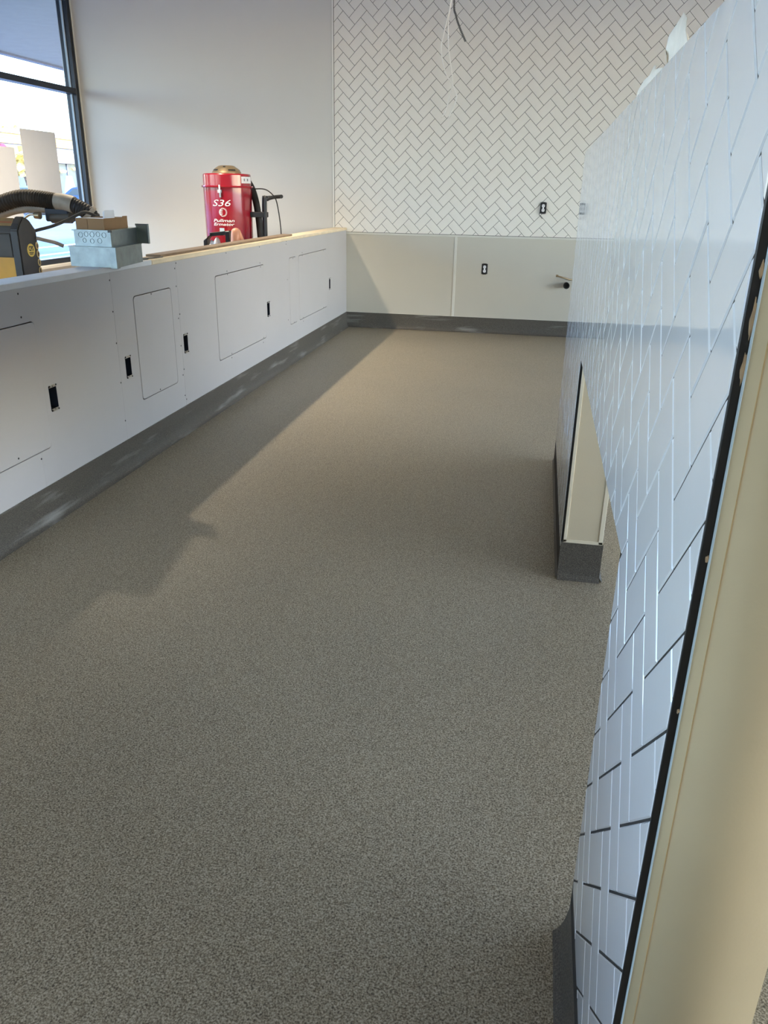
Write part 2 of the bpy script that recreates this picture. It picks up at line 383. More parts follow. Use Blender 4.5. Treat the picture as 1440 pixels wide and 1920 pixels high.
COVE = [(.0, .152), (.004, .150), (.0045, .075), (.006, .045), (.011, .024), (.018, .010), (.026, .004), (.034, .0005)]
COVE_T = [(-.008, .152), (-.007, .10), (-.004, .062), (.001, .036), (.008, .018), (.017, .007), (.027, .0008)]
def cove(name, path, closed, parent, side=1, COVE=COVE):
    bm = bmesh.new(); n = len(path); rings = []
    for i in range(n):
        p = Vector(path[i]); a = Vector(path[i-1]) if (i or closed) else None; b = Vector(path[(i+1) % n]) if (i < n-1 or closed) else None
        ns = [Vector(((q-o).y, -(q-o).x)).normalized()*side for o, q in ((a, p), (p, b)) if o is not None and q is not None]
        m = ns[0] if len(ns) == 1 else (ns[0]+ns[1])/(1+ns[0].dot(ns[1]))
        rings.append([bm.verts.new((p.x+m.x*d, p.y+m.y*d, z)) for d, z in COVE])
    for i in range(n if closed else n-1):
        A, B = rings[i], rings[(i+1) % n]
        for k in range(len(COVE)-1): bm.faces.new((A[k], B[k], B[k+1], A[k+1]))
    return soft(bm_obj(name, bm, 'cove', parent), .7)
cove('cove_base', [(XL, YB), (3.0, YB)], False, wb)

# ---------------------------------------------------------------- half wall with boards and access hatches
hw = empty('wall_left_half', (XL-.06, 4.3, 0), 'white half-height wall with screwed boards and routed access hatches', 'wall', kind='structure')
Y0 = .4
box('stud_core', -2.045, -1.995, Y0, YB, 0, .948, 'plywood', hw)
box('rear_board', -2.058, -2.045, Y0, YB, 0, .948, 'panel', hw)
box('end_board', -2.058, XL, Y0-.013, Y0, 0, .948, 'panel', hw)
fx = lambda a, b, h: Vector((XL-.0065+h, a, b))
BT, BB, T = .948, .0, .013
G = .0050; GL = .0070
HATCH = [(1.93, 2.84), (3.655, 4.077), (4.695, 5.605), (6.21, 6.392), (6.47, 7.36)]
HZ0, HZ1 = .303, .817
BOXES = [(2.872, 2.929), (3.516, 3.573), (4.190, 4.247), (5.647, 5.707), (7.449, 7.501)]
def board(y0, y1):
    holes = [rrect(a-G/2, b+G/2, HZ0-G/2, HZ1+G/2, .022) for a, b in HATCH if a > y0 and b < y1]
    holes += [rrect(a, b, .447, .548) for a, b in BOXES if a > y0 and b < y1]
    if y0 < 2.76 < y1: holes.append(rrect(2.7620, 2.7648, .10, .299))
    link('wall_board', flat_mesh(rrect(y0+.0008, y1-.0008, BB, BT), holes, T, fx), 'panel', hw)
board(Y0, 3.46); board(3.46, 4.163); board(4.163, YB-.001)
for i, (a, b) in enumerate(HATCH):
    rg = .0008 if i != 1 else .004
    inner = rrect(a+GL, b+G/2-rg, HZ0+G/2, HZ1-G/2, .0200)
    link('access_hatch', flat_mesh(inner, [], T, fx), 'panel', hw)
SCREWS = [(2.768, .93), (2.766, .843), (3.453, .914), (3.452, .773), (3.453, .627), (3.454, .438), (3.457, .249), (4.168, .935), (4.148, .909), (4.149, .816), (4.167, .665), (4.147, .645), (4.151, .494), (4.166, .359), (4.147, .33), (4.153, .211), (4.169, .185), (3.849, .809), (3.855, .314),
    (4.901, .94), (5.529, .94), (6.154, .944), (6.145, .925), (4.899, .831), (4.904, .811), (5.527, .833), (5.535, .806), (4.906, .312), (4.902, .286), (5.545, .311), (5.534, .278), (6.154, .66), (6.147, .352), (6.313, .807), (6.314, .309), (6.577, .834), (6.579, .810), (7.25, .809), (6.573, .310), (6.571, .281), (7.238, .310), (2.616, .323), (2.757, .276)]
bm = bmesh.new(); add_lathe(bm, [(.0, .0008), (.0042, .0008), (.0042, -.001), (0, -.001)], (0, 0, 0), 8, 'X'); bmesh.ops.recalc_face_normals(bm, faces=bm.faces[:])
sm = bpy.data.meshes.new('screw'); bm.to_mesh(sm); bm.free(); sm.materials.append(M['blacktrim'])
for y, z in SCREWS:
    o = bpy.data.objects.new('screw', sm); C.objects.link(o); o.parent = hw; o.location = Vector((XL, y, z))-LOC[hw]
box('cap_board', -2.062, XL+.003, Y0-.013, 3.88, .948, .972, 'primed', hw, .002)
box('cap_board', -2.062, XL+.003, 3.881, YB-.002, .948, .972, 'pine', hw, .002)
box('edge_strip', XL, XL+.0045, 3.885, YB-.003, .950, .966, 'pine', hw, .001)
cove('cove_base', [(XL, Y0), (XL, YB)], False, hw)

# ---------------------------------------------------------------- tiled partition with low opening
FX, BX = .158, .303
YN, YO0, YO1, YF, ZO, ZT = .667, 1.15, 2.69, 4.10, .806, 1.497
tw = empty('wall_right_tiled', (.23, 2.4, 0), 'glossy white herringbone-tiled partition with low opening and bare tan end', 'wall', kind='structure')
def prof(e): return [(YN+e, 0), (YO0-e, 0), (YO0-e, ZO+e), (YO1+e, ZO+e), (YO1+e, 0), (YF-e, 0), (YF-e, ZT-e), (YN+e, ZT-e)]
link('partition_core', flat_mesh(prof(.0), [], BX-FX-.0095, lambda a, b, h: Vector(((FX+.0095+BX)/2+h, a, b))), 'tan', tw)
link('mortar_bed', flat_mesh(prof(.004), [], .008, lambda a, b, h: Vector((FX+.0054+h, a, b))), 'grout', tw)
box('corner_bead', FX+.0085, FX+.0105, YN-.0012, YN+.03, 0, ZT, 'bead', tw, .0004)
box('edge_trim', FX+.001, FX+.0085, YN-.0005, YN+.004, 0, ZT, 'blacktrim', tw, .0006)
for z, hgt in ((1.262, .012), (1.225, .030), (1.186, .022), (1.02, .006), (.86, .005)):
    bm = bmesh.new(); bmesh.ops.create_icosphere(bm, subdivisions=2, radius=1)
    for v in bm.verts:
        k = 1+.3*noise.noise(v.co*2.3+Vector((z*9, 0, 0))); k = 1+.8*noise.noise(v.co*2.1+Vector((z*9, 0, 0))); v.co = Vector((FX+.0072+v.co.x*.0016*k, YN-.0003+v.co.y*.0010, z+v.co.z*hgt*.6*k))
    bm_obj('mortar_blob', bm, 'mortar', tw, True)
box('tan_seam', FX+.0215, FX+.0223, YN-.0004, YN+.002, .0, ZT-.005, 'tan_edge', tw)
# jambs of the opening
for y, s in ((YO1, -1), (YO0, 1)):
    box('jamb_panel', FX+.012, BX-.004, *sorted((y, y+s*.003)), .155, ZO, 'jamb', tw)
    box('jamb_trim', FX+.009, FX+.020, *sorted((y, y+s*.006)), .150, ZO, 'jamb_trim', tw, .001)
    box('jamb_trim', BX-.013, BX+.002, *sorted((y, y+s*.006)), .150, ZO, 'jamb_trim', tw, .001)
    box('jamb_trim', FX+.009, BX+.002, *sorted((y, y+s*.006)), .148, .160, 'jamb_trim', tw, .001)
    box('edge_trim', FX+.001, FX+.0088, *sorted((y, y+s*.003)), .150, ZO, 'blacktrim', tw)
box('header_lining', FX+.009, BX, YO0, YO1, ZO-.004, ZO, 'jamb', tw)
NEARP = [(-.008, .152), (-.004, .10), (.0, .062), (.005, .036), (.011, .018), (.018, .007), (.025, .0008)]
FARP = [(-.008, .152), (-.0075, .08), (-.006, .05), (-.003, .024), (.001, .010), (.006, .0008)]
cove('cove_base', [(FX, YN), (FX, YO0)], False, tw, -1, NEARP); cove('cove_base', [(FX, YO1), (FX, YF)], False, tw, -1, FARP)
cove('cove_base', [(BX, YN), (BX, YO0)], False, tw, 1, COVE_T); cove('cove_base', [(BX, YO1), (BX, YF)], False, tw, 1, [(.003, .150), (.003, .05), (.006, .02), (.012, .006), (.018, .0008)])
for y_, s_ in ((YO1, -1), (YF, 1), (YO0, 1)):
    bm = bmesh.new(); pr_ = [(.0, .150), (.004, .149), (.004, .05), (.006, .022), (.012, .006), (.016, .0006), (0, .0006)]
    a_ = [bm.verts.new((FX+.001, y_+s_*d, z)) for d, z in pr_]; c_ = [bm.verts.new((BX+.006, y_+s_*d, z)) for d, z in pr_]; n_ = len(pr_)
    bm.faces.new(a_); bm.faces.new(c_[::-1])
    for i in range(n_): bm.faces.new((a_[i], c_[i], c_[(i+1) % n_], a_[(i+1) % n_]))
    bm_obj('cove_end', bm, 'cove', tw)
def merge_free(q):
    # a tile away from the opening stays one piece
    y0, y1 = min(p[0] for p in q), max(p[0] for p in q); z0 = min(p[1] for p in q)
    if z0 >= ZO+.002 or y1 <= YO0-.002 or y0 >= YO1+.003: return [clip_rect(q, YN+.003, YF-.001, (.124), ZT)]
    return [p for p in (clip_rect(q, YN+.003, YF-.001, ZO+.002, ZT), clip_rect(q, YN+.003, YO0-.002, .124, ZO+.002), clip_rect(q, YO1+.003, YF-.001, .124, ZO+.002)) if p]
CH[0] = .0021
nr = herringbone((.873, 1.0714), (YN, YF, .12, ZT), .0025, lambda a, b, h: Vector((FX+TH-h, a, b)), ((0, 1, 0), (0, 0, 1)), 'tile', tw,
    lambda a, b: 1/(.15+a) if (lambda p: p and -40 < p[0] < 1480 and -40 < p[1] < 1960)(project((FX, a, b))) else .0001/(.15+a), merge_free)
print('TILES', nb, nr)

# ---------------------------------------------------------------- storefront window walls
def window(name, x, s, y0, y1, z0, z1, zt, label, turn=None):
    wn = empty(name, (x, (y0+y1)/2, z0), label, 'window', kind='structure')
    t = .055; d0, d1 = sorted((x, x-s*.11))
    box('jamb_post', d0, d1, y0, y0+t, z0, z1, 'frame', wn, .003); box('jamb_post', d0, d1, y1-t, y1, z0, z1, 'frame', wn, .003)
    for z, nm in ((z0, 'sill_rail'), (zt-.03, 'transom_rail'), (z1-.05, 'head_rail')): box(nm, d0, d1, y0+t, y1-t, z, z+(.05 if nm != 'transom_rail' else .052), 'frame', wn, .003)
    xm = (d0+d1)/2
    if turn: wn.location = turn; wn.rotation_euler.z = PI/2
    for a, b in ((z0+.045, zt-.025), (zt+.018, z1-.045)):
        box('pane', xm-.004, xm+.004, y0+t-.006, y1-t+.006, a, b, 'glass', wn)
        for yy in (y0+t, y1-t-.012): box('glazing_bead', xm-.010, xm+.010, yy, yy+.010, a, b, 'gasket', wn)
    return wn
ZS, ZH, ZTR = .575, 3.0, 2.185
bm = bmesh.new()
add_box(bm, XW-.15, XW, -4.1, YB+.012, 0, ZS); add_box(bm, XW-.15, XW, -4.1, YB+.012, ZH, 3.6)
bays = [(-3.88+1.72*i, -3.88+1.72*i+1.70) for i in range(7)]
add_box(bm, XW-.15, XW, -4.1, -3.88, ZS, ZH); add_box(bm, XW-.15, XW, 8.141, YB+.012, ZS, ZH)
tag(bm_obj('wall_left', bm, 'drywall'), 'window wall with low painted knee wall', 'wall', kind='structure')
for i, (a, b) in enumerate(bays): window(f'window_{i+1}', XW-.005, 1, a, b, ZS+.025, ZH, ZTR, 'dark-framed storefront window onto the parking lot')
sl = tag(box('trim_1', XW-.16, XW+.03, -4.0, 8.13, ZS-.006, ZS+.025, 'sill', None, .004), 'white painted sill under the storefront windows', 'sill', kind='structure')
bm = bmesh.new(); add_box(bm, XR, XR+.15, -4.1, YB+.012, 0, .3); add_box(bm, XR, XR+.15, -4.1, YB+.012, 2.9, 3.6)
add_box(bm, XR, XR+.15, -4.1, -2.0, .3, 2.9); add_box(bm, XR, XR+.15, 7.0, YB+.012, .3, 2.9)
tag(bm_obj('wall_right', bm, 'drywall'), 'window wall on the far side of the tiled partition', 'wall', kind='structure')
for i in range(3): window(f'window_{i+8}', XR+.005, -1, -2.0+3*i, -2.0+3*i+2.99, .3, 2.9, 2.1, 'wide storefront window behind the tiled partition')
tag(box('wall_front', XW-.15, XR+.15, -4.25, -4.1, 0, 3.6, 'drywall'), 'plain painted wall behind the photographer', 'wall', kind='structure')

# ================================================================== THINGS ON THE WALLS
WHICH = ['between the long wide hatch and the first board joint', 'beside the lone screw-lined seam and the narrow tall hatch', 'beside the board joint with a double row of screws', 'between the wide hatch and the slim pale hatch', 'nearest the corner of the tiled back wall']
for (a, b), wh in zip(BOXES, WHICH):
    e = empty('electrical_box', (XL-.02, (a+b)/2, .44), 'open dark electrical box ' + wh, 'electrical box', 'open boxes in the half wall')
    bm = bmesh.new(); x0, x1 = XL-.052, XL-.001; t = .0022
    for q in ((x0, x0+t, a, b, .447, .548), (x0, x1, a, a+t, .447, .548), (x0, x1, b-t, b, .447, .548), (x0, x1, a, b, .447, .447+t), (x0, x1, a, b, .548-t, .548)): add_box(bm, *q)
    bm_obj('box_shell', bm, 'navybox', e)
    for s, z in ((1, .548), (-1, .447)):
        pl = [(-.024, 0), (.024, 0), (.021, .010), (.012, .008), (.006, .013), (-.006, .013), (-.012, .008), (-.021, .010)]
        me = flat_mesh([((a+b)/2+p, z-s*.007+s*q) for p, q in pl], [[((a+b)/2+.004*math.cos(k), z-s*.003+s*.003*math.sin(k)) for k in (0, 1.05, 2.1, 3.14, 4.2, 5.25)]], .0016, lambda p, q, h: Vector((XL+.0008+h, p, q)))
        link('mounting_ear', me, 'zinc', e)
        for p in (-.023, .023): box('ear_screw', XL-.001, XL+.004, (a+b)/2+p-.003, (a+b)/2+p+.003, z+s*.000-.003, z+s*.000+.003, 'blacktrim', e)

def outlet(cx, cz, y, label, tilt=0., proud=.0):
    e = empty('duplex_outlet', (cx, y, cz-.05), label, 'outlet', 'outlets on the back wall')
    bm = bmesh.new(); add_box(bm, cx-.029, cx+.029, y-.004-proud, y+.006, cz-.049, cz+.049, .003)
    bm_obj('box_rim', bm, 'black', e)
    box('yoke', cx-.017, cx+.017, y-.006-proud, y-.003-proud, cz-.052, cz+.052, 'blacktrim', e, .001)
    for s in (-1, 1):
        r = [(cx+.0140*max(-.86, min(.86, math.cos(k*PI/8)))/.86, cz+s*.0195+.0145*math.sin(k*PI/8)) for k in range(16)]
        f = link('receptacle_face', flat_mesh(r, [], .006, lambda p, q, h: Vector((p, y-.008-proud-h, q))), 'paper', e)
        for dx in (-.006, .006): box('slot', cx+dx-.0013, cx+dx+.0013, y-.0118-proud, y-.0105-proud, cz+s*.0195, cz+s*.0195+.008, 'black', f)
        lathe('ground_hole', [(0, -.0118), (.0026, -.0118), (.0026, -.010), (0, -.010)], (cx, y-proud, cz+s*.0195-.007), 'black', f, 8, 'Y')
    box('centre_bar', cx-.007, cx+.007, y-.010-proud, y-.005-proud, cz-.008, cz+.008, 'paper', e, .001)
    return e
outlet(-.537, .621, YB+.004, 'duplex outlet in black box on the pale wainscot panel')
o2 = outlet(-.020, 1.193, YB, 'loose duplex outlet hanging out of the herringbone tile', proud=.018)
tube('wire', catmull([(-.045, YB-.012, 1.155), (-.052, YB-.02, 1.135), (-.038, YB-.018, 1.118), (-.020, YB-.004, 1.098)], 5), .0028, 'black', o2, 6)

p = empty('drain_stub', (.262, YB-.06, .47), 'black plastic drain pipe stub out of the wainscot', 'pipe')
lathe('pipe', [(.026, .012), (.026, -.095), (.0225, -.095), (.0225, -.02), (0, -.02)], (.264, YB, .500), 'black', p, 24, 'Y')
lathe('end_ring', [(.027, -.070), (.030, -.072), (.030, -.100), (.025, -.100), (.025, -.072)], (.264, YB, .500), 'rubber', p, 24, 'Y')
lathe('pale_ring', [(.0272, -.060), (.0285, -.060), (.0285, -.068), (.0272, -.068)], (.264, YB, .500), 'paper', p, 24, 'Y')
p = empty('copper_stub', (.24, YB-.05, .55), 'thin copper water pipe stub above the black drain', 'pipe')
tube('pipe', [(.345, YB+.005, .560), (.325, YB-.05, .553), (.29, YB-.075, .556), (.168, YB-.085, .587)], .0075, 'copper', p, 10)
lathe('end_cap', [(0, -.010), (.0105, -.010), (.0115, -.002), (.0115, .012), (0, .012)], (.166, YB-.085, .5875), 'copper', p, 12, 'X')

# hanging cables
def hang(name, pts, r, m, label, cat, group=None):
    pts = catmull(pts, 7); return tag(tube(name, pts, r, m, None, 7), label, cat, group)
hang('white_cable', [(-.834, 7, 3.6), (-.838, 7, 3.0), (-.844, 7.0, 2.671), (-.863, 7, 2.56), (-.901, 7, 2.382), (-.893, 7, 2.288), (-.858, 7.0, 2.178), (-.806, 7.0, 2.106), (-.766, 7, 2.029), (-.776, 7, 1.965), (-.800, 7, 1.91), (-.822, 7, 1.862)], .0052, 'cable', 'white cable whose loop bows widest, hanging before the tile', 'cable', 'cables hanging from the ceiling')
hang('white_cable', [(-.826, 7.012, 3.6), (-.832, 7.012, 3.0), (-.842, 7.012, 2.671), (-.857, 7.012, 2.56), (-.855, 7.012, 2.461), (-.844, 7.012, 2.335), (-.815, 7.012, 2.20), (-.803, 7.012, 2.13), (-.808, 7.012, 2.08), (-.839, 7.012, 1.946), (-.866, 7.012, 1.885), (-.883, 7.012, 1.872)], .0052, 'cable', 'white cable hanging straighter, with frayed bright end', 'cable', 'cables hanging from the ceiling')
bm = bmesh.new(); pts = catmull([(-.815, 7.06, 3.6), (-.822, 7.06, 3.1), (-.824, 7.06, 2.671), (-.807, 7.06, 2.584), (-.774, 7.06, 2.502), (-.722, 7.06, 2.405)], 40)
add_tube(bm, pts, lambda i: .0075+.0014*(1 if i % 4 < 2 else -1), 8)
tag(bm_obj('flexible_conduit', bm, 'conduit'), 'short ribbed metal conduit hanging beside the white cables', 'conduit')

# scraps on top of the partition
def scrap(name, prof_, x, label):
    bm = bmesh.new(); n = len(prof_); rows = []
    for k in range(4):
        t = k/3; row = []
        for y, z in prof_:
            zz = ZT-.01+(z-ZT+.01)*t; yy = y+.003*math.sin(t*4+y*30)*t
            row.append(bm.verts.new((x+.007*math.sin(t*2.6+y*22)*t+.004, yy, zz)))
        rows.append(row)
    for a, b in zip(rows, rows[1:]):
        for i in range(n-1): bm.faces.new((a[i], a[i+1], b[i+1], b[i]))
    o = soft(bm_obj(name, bm, 'wax'), 1.2); o.modifiers.new('thickness', 'SOLIDIFY').thickness = .0012
    return tag(o, label, 'paper scrap')
scrap('backing_paper', [(1.225, 1.500), (1.262, 1.517), (1.295, 1.531), (1.340, 1.545), (1.400, 1.563), (1.440, 1.553), (1.470, 1.545), (1.482, 1.528), (1.478, 1.512)], .165, 'large curled scrap of cream backing paper on the tiled partition top')
scrap('backing_paper', [(1.478, 1.502), (1.54, 1.507), (1.60, 1.518), (1.655, 1.527), (1.69, 1.533), (1.72, 1.520), (1.755, 1.516), (1.80, 1.504), (1.85, 1.502)], .161, 'small torn paper edge further along the tiled partition top')

# ================================================================== THINGS ON THE HALF WALL
ZC = .972
def obox(name, A, B, D, z0, z1, m, parent, bev=.0, grow=0.):
    """box over three ground corners A (left), B (near), D (far right)"""
    A, B, D = Vector(A), Vector(B), Vector(D); Cn = A+(D-B); c = (A+D)/2; bm = bmesh.new()
    q = [p+(p-c).normalized()*grow for p in (A, B, D, Cn)]
    lo = [bm.verts.new((p.x, p.y, z0)) for p in q]; hi = [bm.verts.new((p.x, p.y, z1)) for p in q]
    bm.faces.new(lo[::-1]); bm.faces.new(hi)
    for i in range(4): bm.faces.new((lo[i], lo[(i+1) % 4], hi[(i+1) % 4], hi[i]))
    if bev: bmesh.ops.bevel(bm, geom=bm.edges[:], offset=bev, segments=1, affect='EDGES')
    return bm_obj(name, bm, m, parent)
def tray(name, A, B, D, z0, z1, t, m, parent, slit=None):
    A, B, D = Vector(A), Vector(B), Vector(D); u = (A-B).normalized(); v = (D-B).normalized(); lu, lv = (A-B).length, (D-B).length
    bm = bmesh.new()
    def slab(a0, a1, b0, b1, za, zb):
        q = [B+u*a+v*b for a, b in ((a0, b0), (a1, b0), (a1, b1), (a0, b1))]
        lo = [bm.verts.new((p.x, p.y, za)) for p in q]; hi = [bm.verts.new((p.x, p.y, zb)) for p in q]
        bm.faces.new(lo[::-1]); bm.faces.new(hi)
        for i in range(4): bm.faces.new((lo[i], lo[(i+1) % 4], hi[(i+1) % 4], hi[i]))
    slab(0, lu, 0, lv, z0, z0+t)
    slab(0, t, 0, lv, z0+t, z1); slab(lu-t, lu, 0, lv, z0+t, z1); slab(t, lu-t, lv-t, lv, z0+t, z1)
    for a0, a1 in (((t, slit), (slit+.0022, lu-t)) if slit else ((t, lu-t),)): slab(a0, a1, 0, t, z0+t, z1)
    return bm_obj(name, bm, m, parent)
A, B, D = (-2.113, 3.445), (-1.874, 3.425), (-1.925, 3.775)
e = empty('steel_box', (-2.0, 3.6, ZC), 'lower plain galvanised steel box set on the half wall', 'steel box', 'stacked steel boxes on the half wall')
tray('box_shell', A, B, D, ZC, ZC+.086, .002, 'steel', e)
for nm, q in (('rim_flange', (ZC+.083, ZC+.087)),): obox(nm, A, B, D, q[0], q[1], 'steel', e, 0, .004)
obox('corner_fold', (-1.904, 3.4245), (-1.872, 3.4215), (-1.8795, 3.466), ZC-.004, ZC+.0865, 'steel', e, .001)
A2, B2, D2 = (-2.098, 3.475), (-1.907, 3.455), (-1.958, 3.80)
e = empty('steel_box', (-2.0, 3.62, ZC+.087), 'upper galvanised steel box with dimpled knockouts and hanging lid', 'steel box', 'stacked steel boxes on the half wall')
tray('box_shell', A2, B2, D2, ZC+.087, ZC+.157, .002, 'steel', e)
obox('rim_flange', A2, B2, D2, ZC+.153, ZC+.158, 'steel', e, 0, .010)
obox('rim_black_block', (-1.914, 3.4445), (-1.8985, 3.4425), (-1.9005, 3.456), ZC+.149, ZC+.159, 'blacktrim', e)  # small solid black block on the near corner of the flange
u = (Vector(A2)-Vector(B2)).normalized()
for k, (s, z, r) in enumerate(((.035, .137, .011), (.066, .140, .010), (.097, .138, .011), (.128, .139, .010), (.158, .136, .011), (.060, .112, .011), (.100, .110, .010), (.140, .112, .009))):
    q = Vector(B2)+u*s; bm = bmesh.new()
    for rr, dd in ((r, 0),):
        ring = [(q.x+u.x*rr*math.cos(a), q.y+u.y*rr*math.cos(a)-.0008, ZC+z+rr*math.sin(a)) for a in (2*PI*i/16 for i in range(17))]
        add_tube(bm, ring, .0009, 5)
    bm_obj('knockout', bm, 'steel', e, True)
ld = e
obox('hanging_lid', (-1.962, 3.806), (-1.897, 3.797), (-1.8965, 3.803), ZC+.084, ZC+.172, 'steel_lid', ld)
obox('lid_lip', (-1.962, 3.800), (-1.896, 3.790), (-1.8955, 3.803), ZC+.166, ZC+.175, 'steel', ld)
obox('lid_lip', (-1.901, 3.792), (-1.894, 3.791), (-1.8935, 3.806), ZC+.084, ZC+.175, 'steel', ld)
# cardboard tray of papers
A3, B3, D3 = (-2.092, 3.49), (-1.945, 3.475), (-1.966, 3.735)
z0, z1 = ZC+.158, ZC+.206
e = empty('cardboard_tray', (-2.0, 3.6, z0), 'open brown cardboard tray holding upright cards, on the steel boxes', 'cardboard tray')
bm_src = tray('tray_shell', A3, B3, D3, z0, z1, .003, 'card', e, .085)
u3 = (Vector(A3)-Vector(B3)).normalized()
v3 = (Vector(D3)-Vector(B3)).normalized()
obox('rear_flap', tuple(Vector(D3)+u3*.003-v3*.05), tuple(Vector(D3)-v3*.05), tuple(Vector(D3)+v3*.001), z1-.002, z1+.006, 'card', e)
for k in range(5):
    c0 = Vector(B3)+u3*.012+v3*(.040+.004*k); o = obox('card', tuple(c0+u3*.004*k+Vector((0, .0))+u3*.0012), tuple(c0+u3*.004*k), tuple(c0+u3*.004*k+v3*(.105-.004*k)), z0+.006, z1+.034-.0015*k, 'paper', None)
    tag(o, ('frontmost', 'second', 'middle', 'fourth', 'rearmost')[k]+' white printed card standing upright in the cardboard tray', 'card', 'cards in the tray')
obox_ = obox('folded_sheet', tuple(Vector(A3)-u3*.006+v3*.01), tuple(Vector(B3)+u3*.02+v3*.01), tuple(Vector(B3)+u3*.02+v3*.13), z1-.004, z1-.0015, 'paper', None)
tag(obox_, 'flat white sheet lying in the cardboard tray', 'paper')
# planks and cord on the cap
tag(box('plywood_strip', -2.052, -1.968, 4.06, 6.42, ZC, ZC+.012, 'plywood', None, .001), 'long dusty plywood strip lying on the pine cap', 'board')
pts = catmull([(-1.99, 3.80, ZC+.004), (-1.96, 3.90, ZC+.004), (-2.0, 3.86, ZC+.008), (-1.965, 3.95, ZC+.004), (-1.955, 4.0, ZC+.004), (-1.950, 4.045, ZC+.004)], 8)
tag(tube('steel_wire', pts, .0035, 'conduit', None, 6), 'short coil of wire beside the steel boxes on the cap', 'wire')

# ================================================================== DUST EXTRACTOR
VX, VY, R = -2.834, 7.30, .215
v = empty('dust_extractor', (VX, VY, 0), 'red upright dust extractor with bronze motor dome and black push handle', 'vacuum')
lathe('drum', [(0, .80), (.20, .80), (R-.004, .86), (R, 1.30), (R, 1.322), (0, 1.322)], (VX, VY, 0), 'red', v, 64)
lathe('rim_band', [(R-.01, 1.318), (R+.013, 1.320), (R+.016, 1.328), (R+.013, 1.336), (R-.01, 1.338)], (VX, VY, 0), 'red', v, 64)
lathe('head_cover', [(0, 1.335), (R-.002, 1.335), (R-.002, 1.425), (R-.008, 1.434), (.15, 1.440), (0, 1.440)], (VX, VY, 0), 'red', v, 64)
dome = lathe('motor_dome', [(0, 1.436), (.130, 1.436), (.131, 1.444), (.108, 1.475), (.070, 1.500), (.05, 1.504), (0, 1.505)], (VX, VY, 0), 'bronze', v, 40)
tc = Vector((-VX, -VY)).normalized(); rt = Vector((-tc.y, tc.x))
def around(ang, r, z): d = tc*math.cos(ang)+rt*math.sin(ang); return Vector((VX+d.x*r, VY+d.y*r, z))
def curved(name, a0, a1, z0, z1, r, th, m, parent, n=8, taper=0.):
    bm = bmesh.new(); rows = []
    for i in range(n+1):
        a = a0+(a1-a0)*i/n; rows.append([bm.verts.new(around(a, rr, z)) for rr, z in ((r, z0), (r+th, z0), (r+th-taper, z1), (r-taper, z1))])
    for p_, q_ in zip(rows, rows[1:]):
        for k in range(4): bm.faces.new((p_[k], p_[(k+1) % 4], q_[(k+1) % 4], q_[k]))
    bm.faces.new(rows[0][::-1]); bm.faces.new(rows[-1]); return bm_obj(name, bm, m, parent)
for a0, a1 in ((-1.25, -.72), (.12, .72), (1.3, 1.9), (2.3, 2.9), (-2.2, -1.7)): curved('vent_slot', a0, a1, 1.460, 1.471, .1195, .0015, 'black', dome, 6, .0075)
curved('vent_slot', -.35, -.1, 1.489, 1.497, .090, .0015, 'black', dome, 4, .012)
curved('rating_label', .62, 1.32, 1.358, 1.412, R-.002, .0016, 'paper', v)
for a0, a1 in ((.75, .80), (.95, 1.02)): curved('label_mark', a0, a1, 1.376, 1.396, R-.0002, .0008, 'conduit', v, 3)
def latch(ang):
    lt = empty('latch', around(ang, R+.01, 1.26)); lt.parent = v; lt.location = LOC[lt]-LOC[v]
    curved('latch_hook', ang-.03, ang+.03, 1.300, 1.342, R+.012, .008, 'chrome', lt, 4)
    curved('latch_body', ang-.08, ang+.08, 1.278, 1.302, R+.003, .014, 'chrome', lt, 6)
    curved('latch_lever', ang-.03, ang+.035, 1.240, 1.28, R+.003, .010, 'zinc', lt, 4)
latch(-.30); latch(1.7); latch(-2.2)
def wrap_text(name, body, size, z, ang, width, shear, m, parent, bold=0.):
    me = text_mesh(body, size, shear, bold); xs = [q.co.x for q in me.vertices]; k = width/(max(xs)-min(xs)); mid = (max(xs)+min(xs))/2
    for q in me.vertices: q.co = around(ang+(q.co.x-mid)*k/R, R+.0022, z+q.co.y)
    return link(name, me, m, parent)
wrap_text('lettering', 'S36', .076, 1.168, -.285, .165, .28, 'white', v)
wrap_text('lettering', 'Pullman', .036, 1.036, -.225, .190, .22, 'white', v, .0003)
wrap_text('lettering', 'Ermator', .036, 1.005, -.225, .190, .22, 'white', v, .0003)
lg = empty('emblem', around(-.25, R, 1.095)); lg.parent = v; lg.location = LOC[lg]-LOC[v]
def wrap_curve(name, pts, r, m, parent, seg=5):
    bm = bmesh.new(); add_tube(bm, [around(-.25+a/R, R+.001, 1.117+b) for a, b in pts], r, seg); return bm_obj(name, bm, m, parent)
wrap_curve('outer_ring', [(.002+.036*math.cos(t), .036*math.sin(t)) for t in (-2.0+4.0*i/24 for i in range(25))], .0010, 'white', lg)
wrap_curve('inner_ring', [(.031*math.cos(t), .031*math.sin(t)) for t in (2*PI*i/28 for i in range(29))], .0016, 'white', lg)
for k, (zz, ln) in enumerate(((.019, .030), (.007, .032), (-.006, .033), (-.019, .026))):
    bm = bmesh.new(); x0 = -math.sqrt(.031**2-zz**2)
    vs = [bm.verts.new(around(-.25+a/R, R+.0022, 1.117+b)) for a, b in ((x0, zz+.0052), (x0+ln, zz+.001), (x0+ln, zz-.0005), (x0, zz-.0052))]; bm.faces.new(vs)
    bm_obj('emblem_stripe', bm, 'white', lg)
curved('pale_label', -.42, -.22, .925, .985, R-.001, .0014, 'gasket', v, 4)
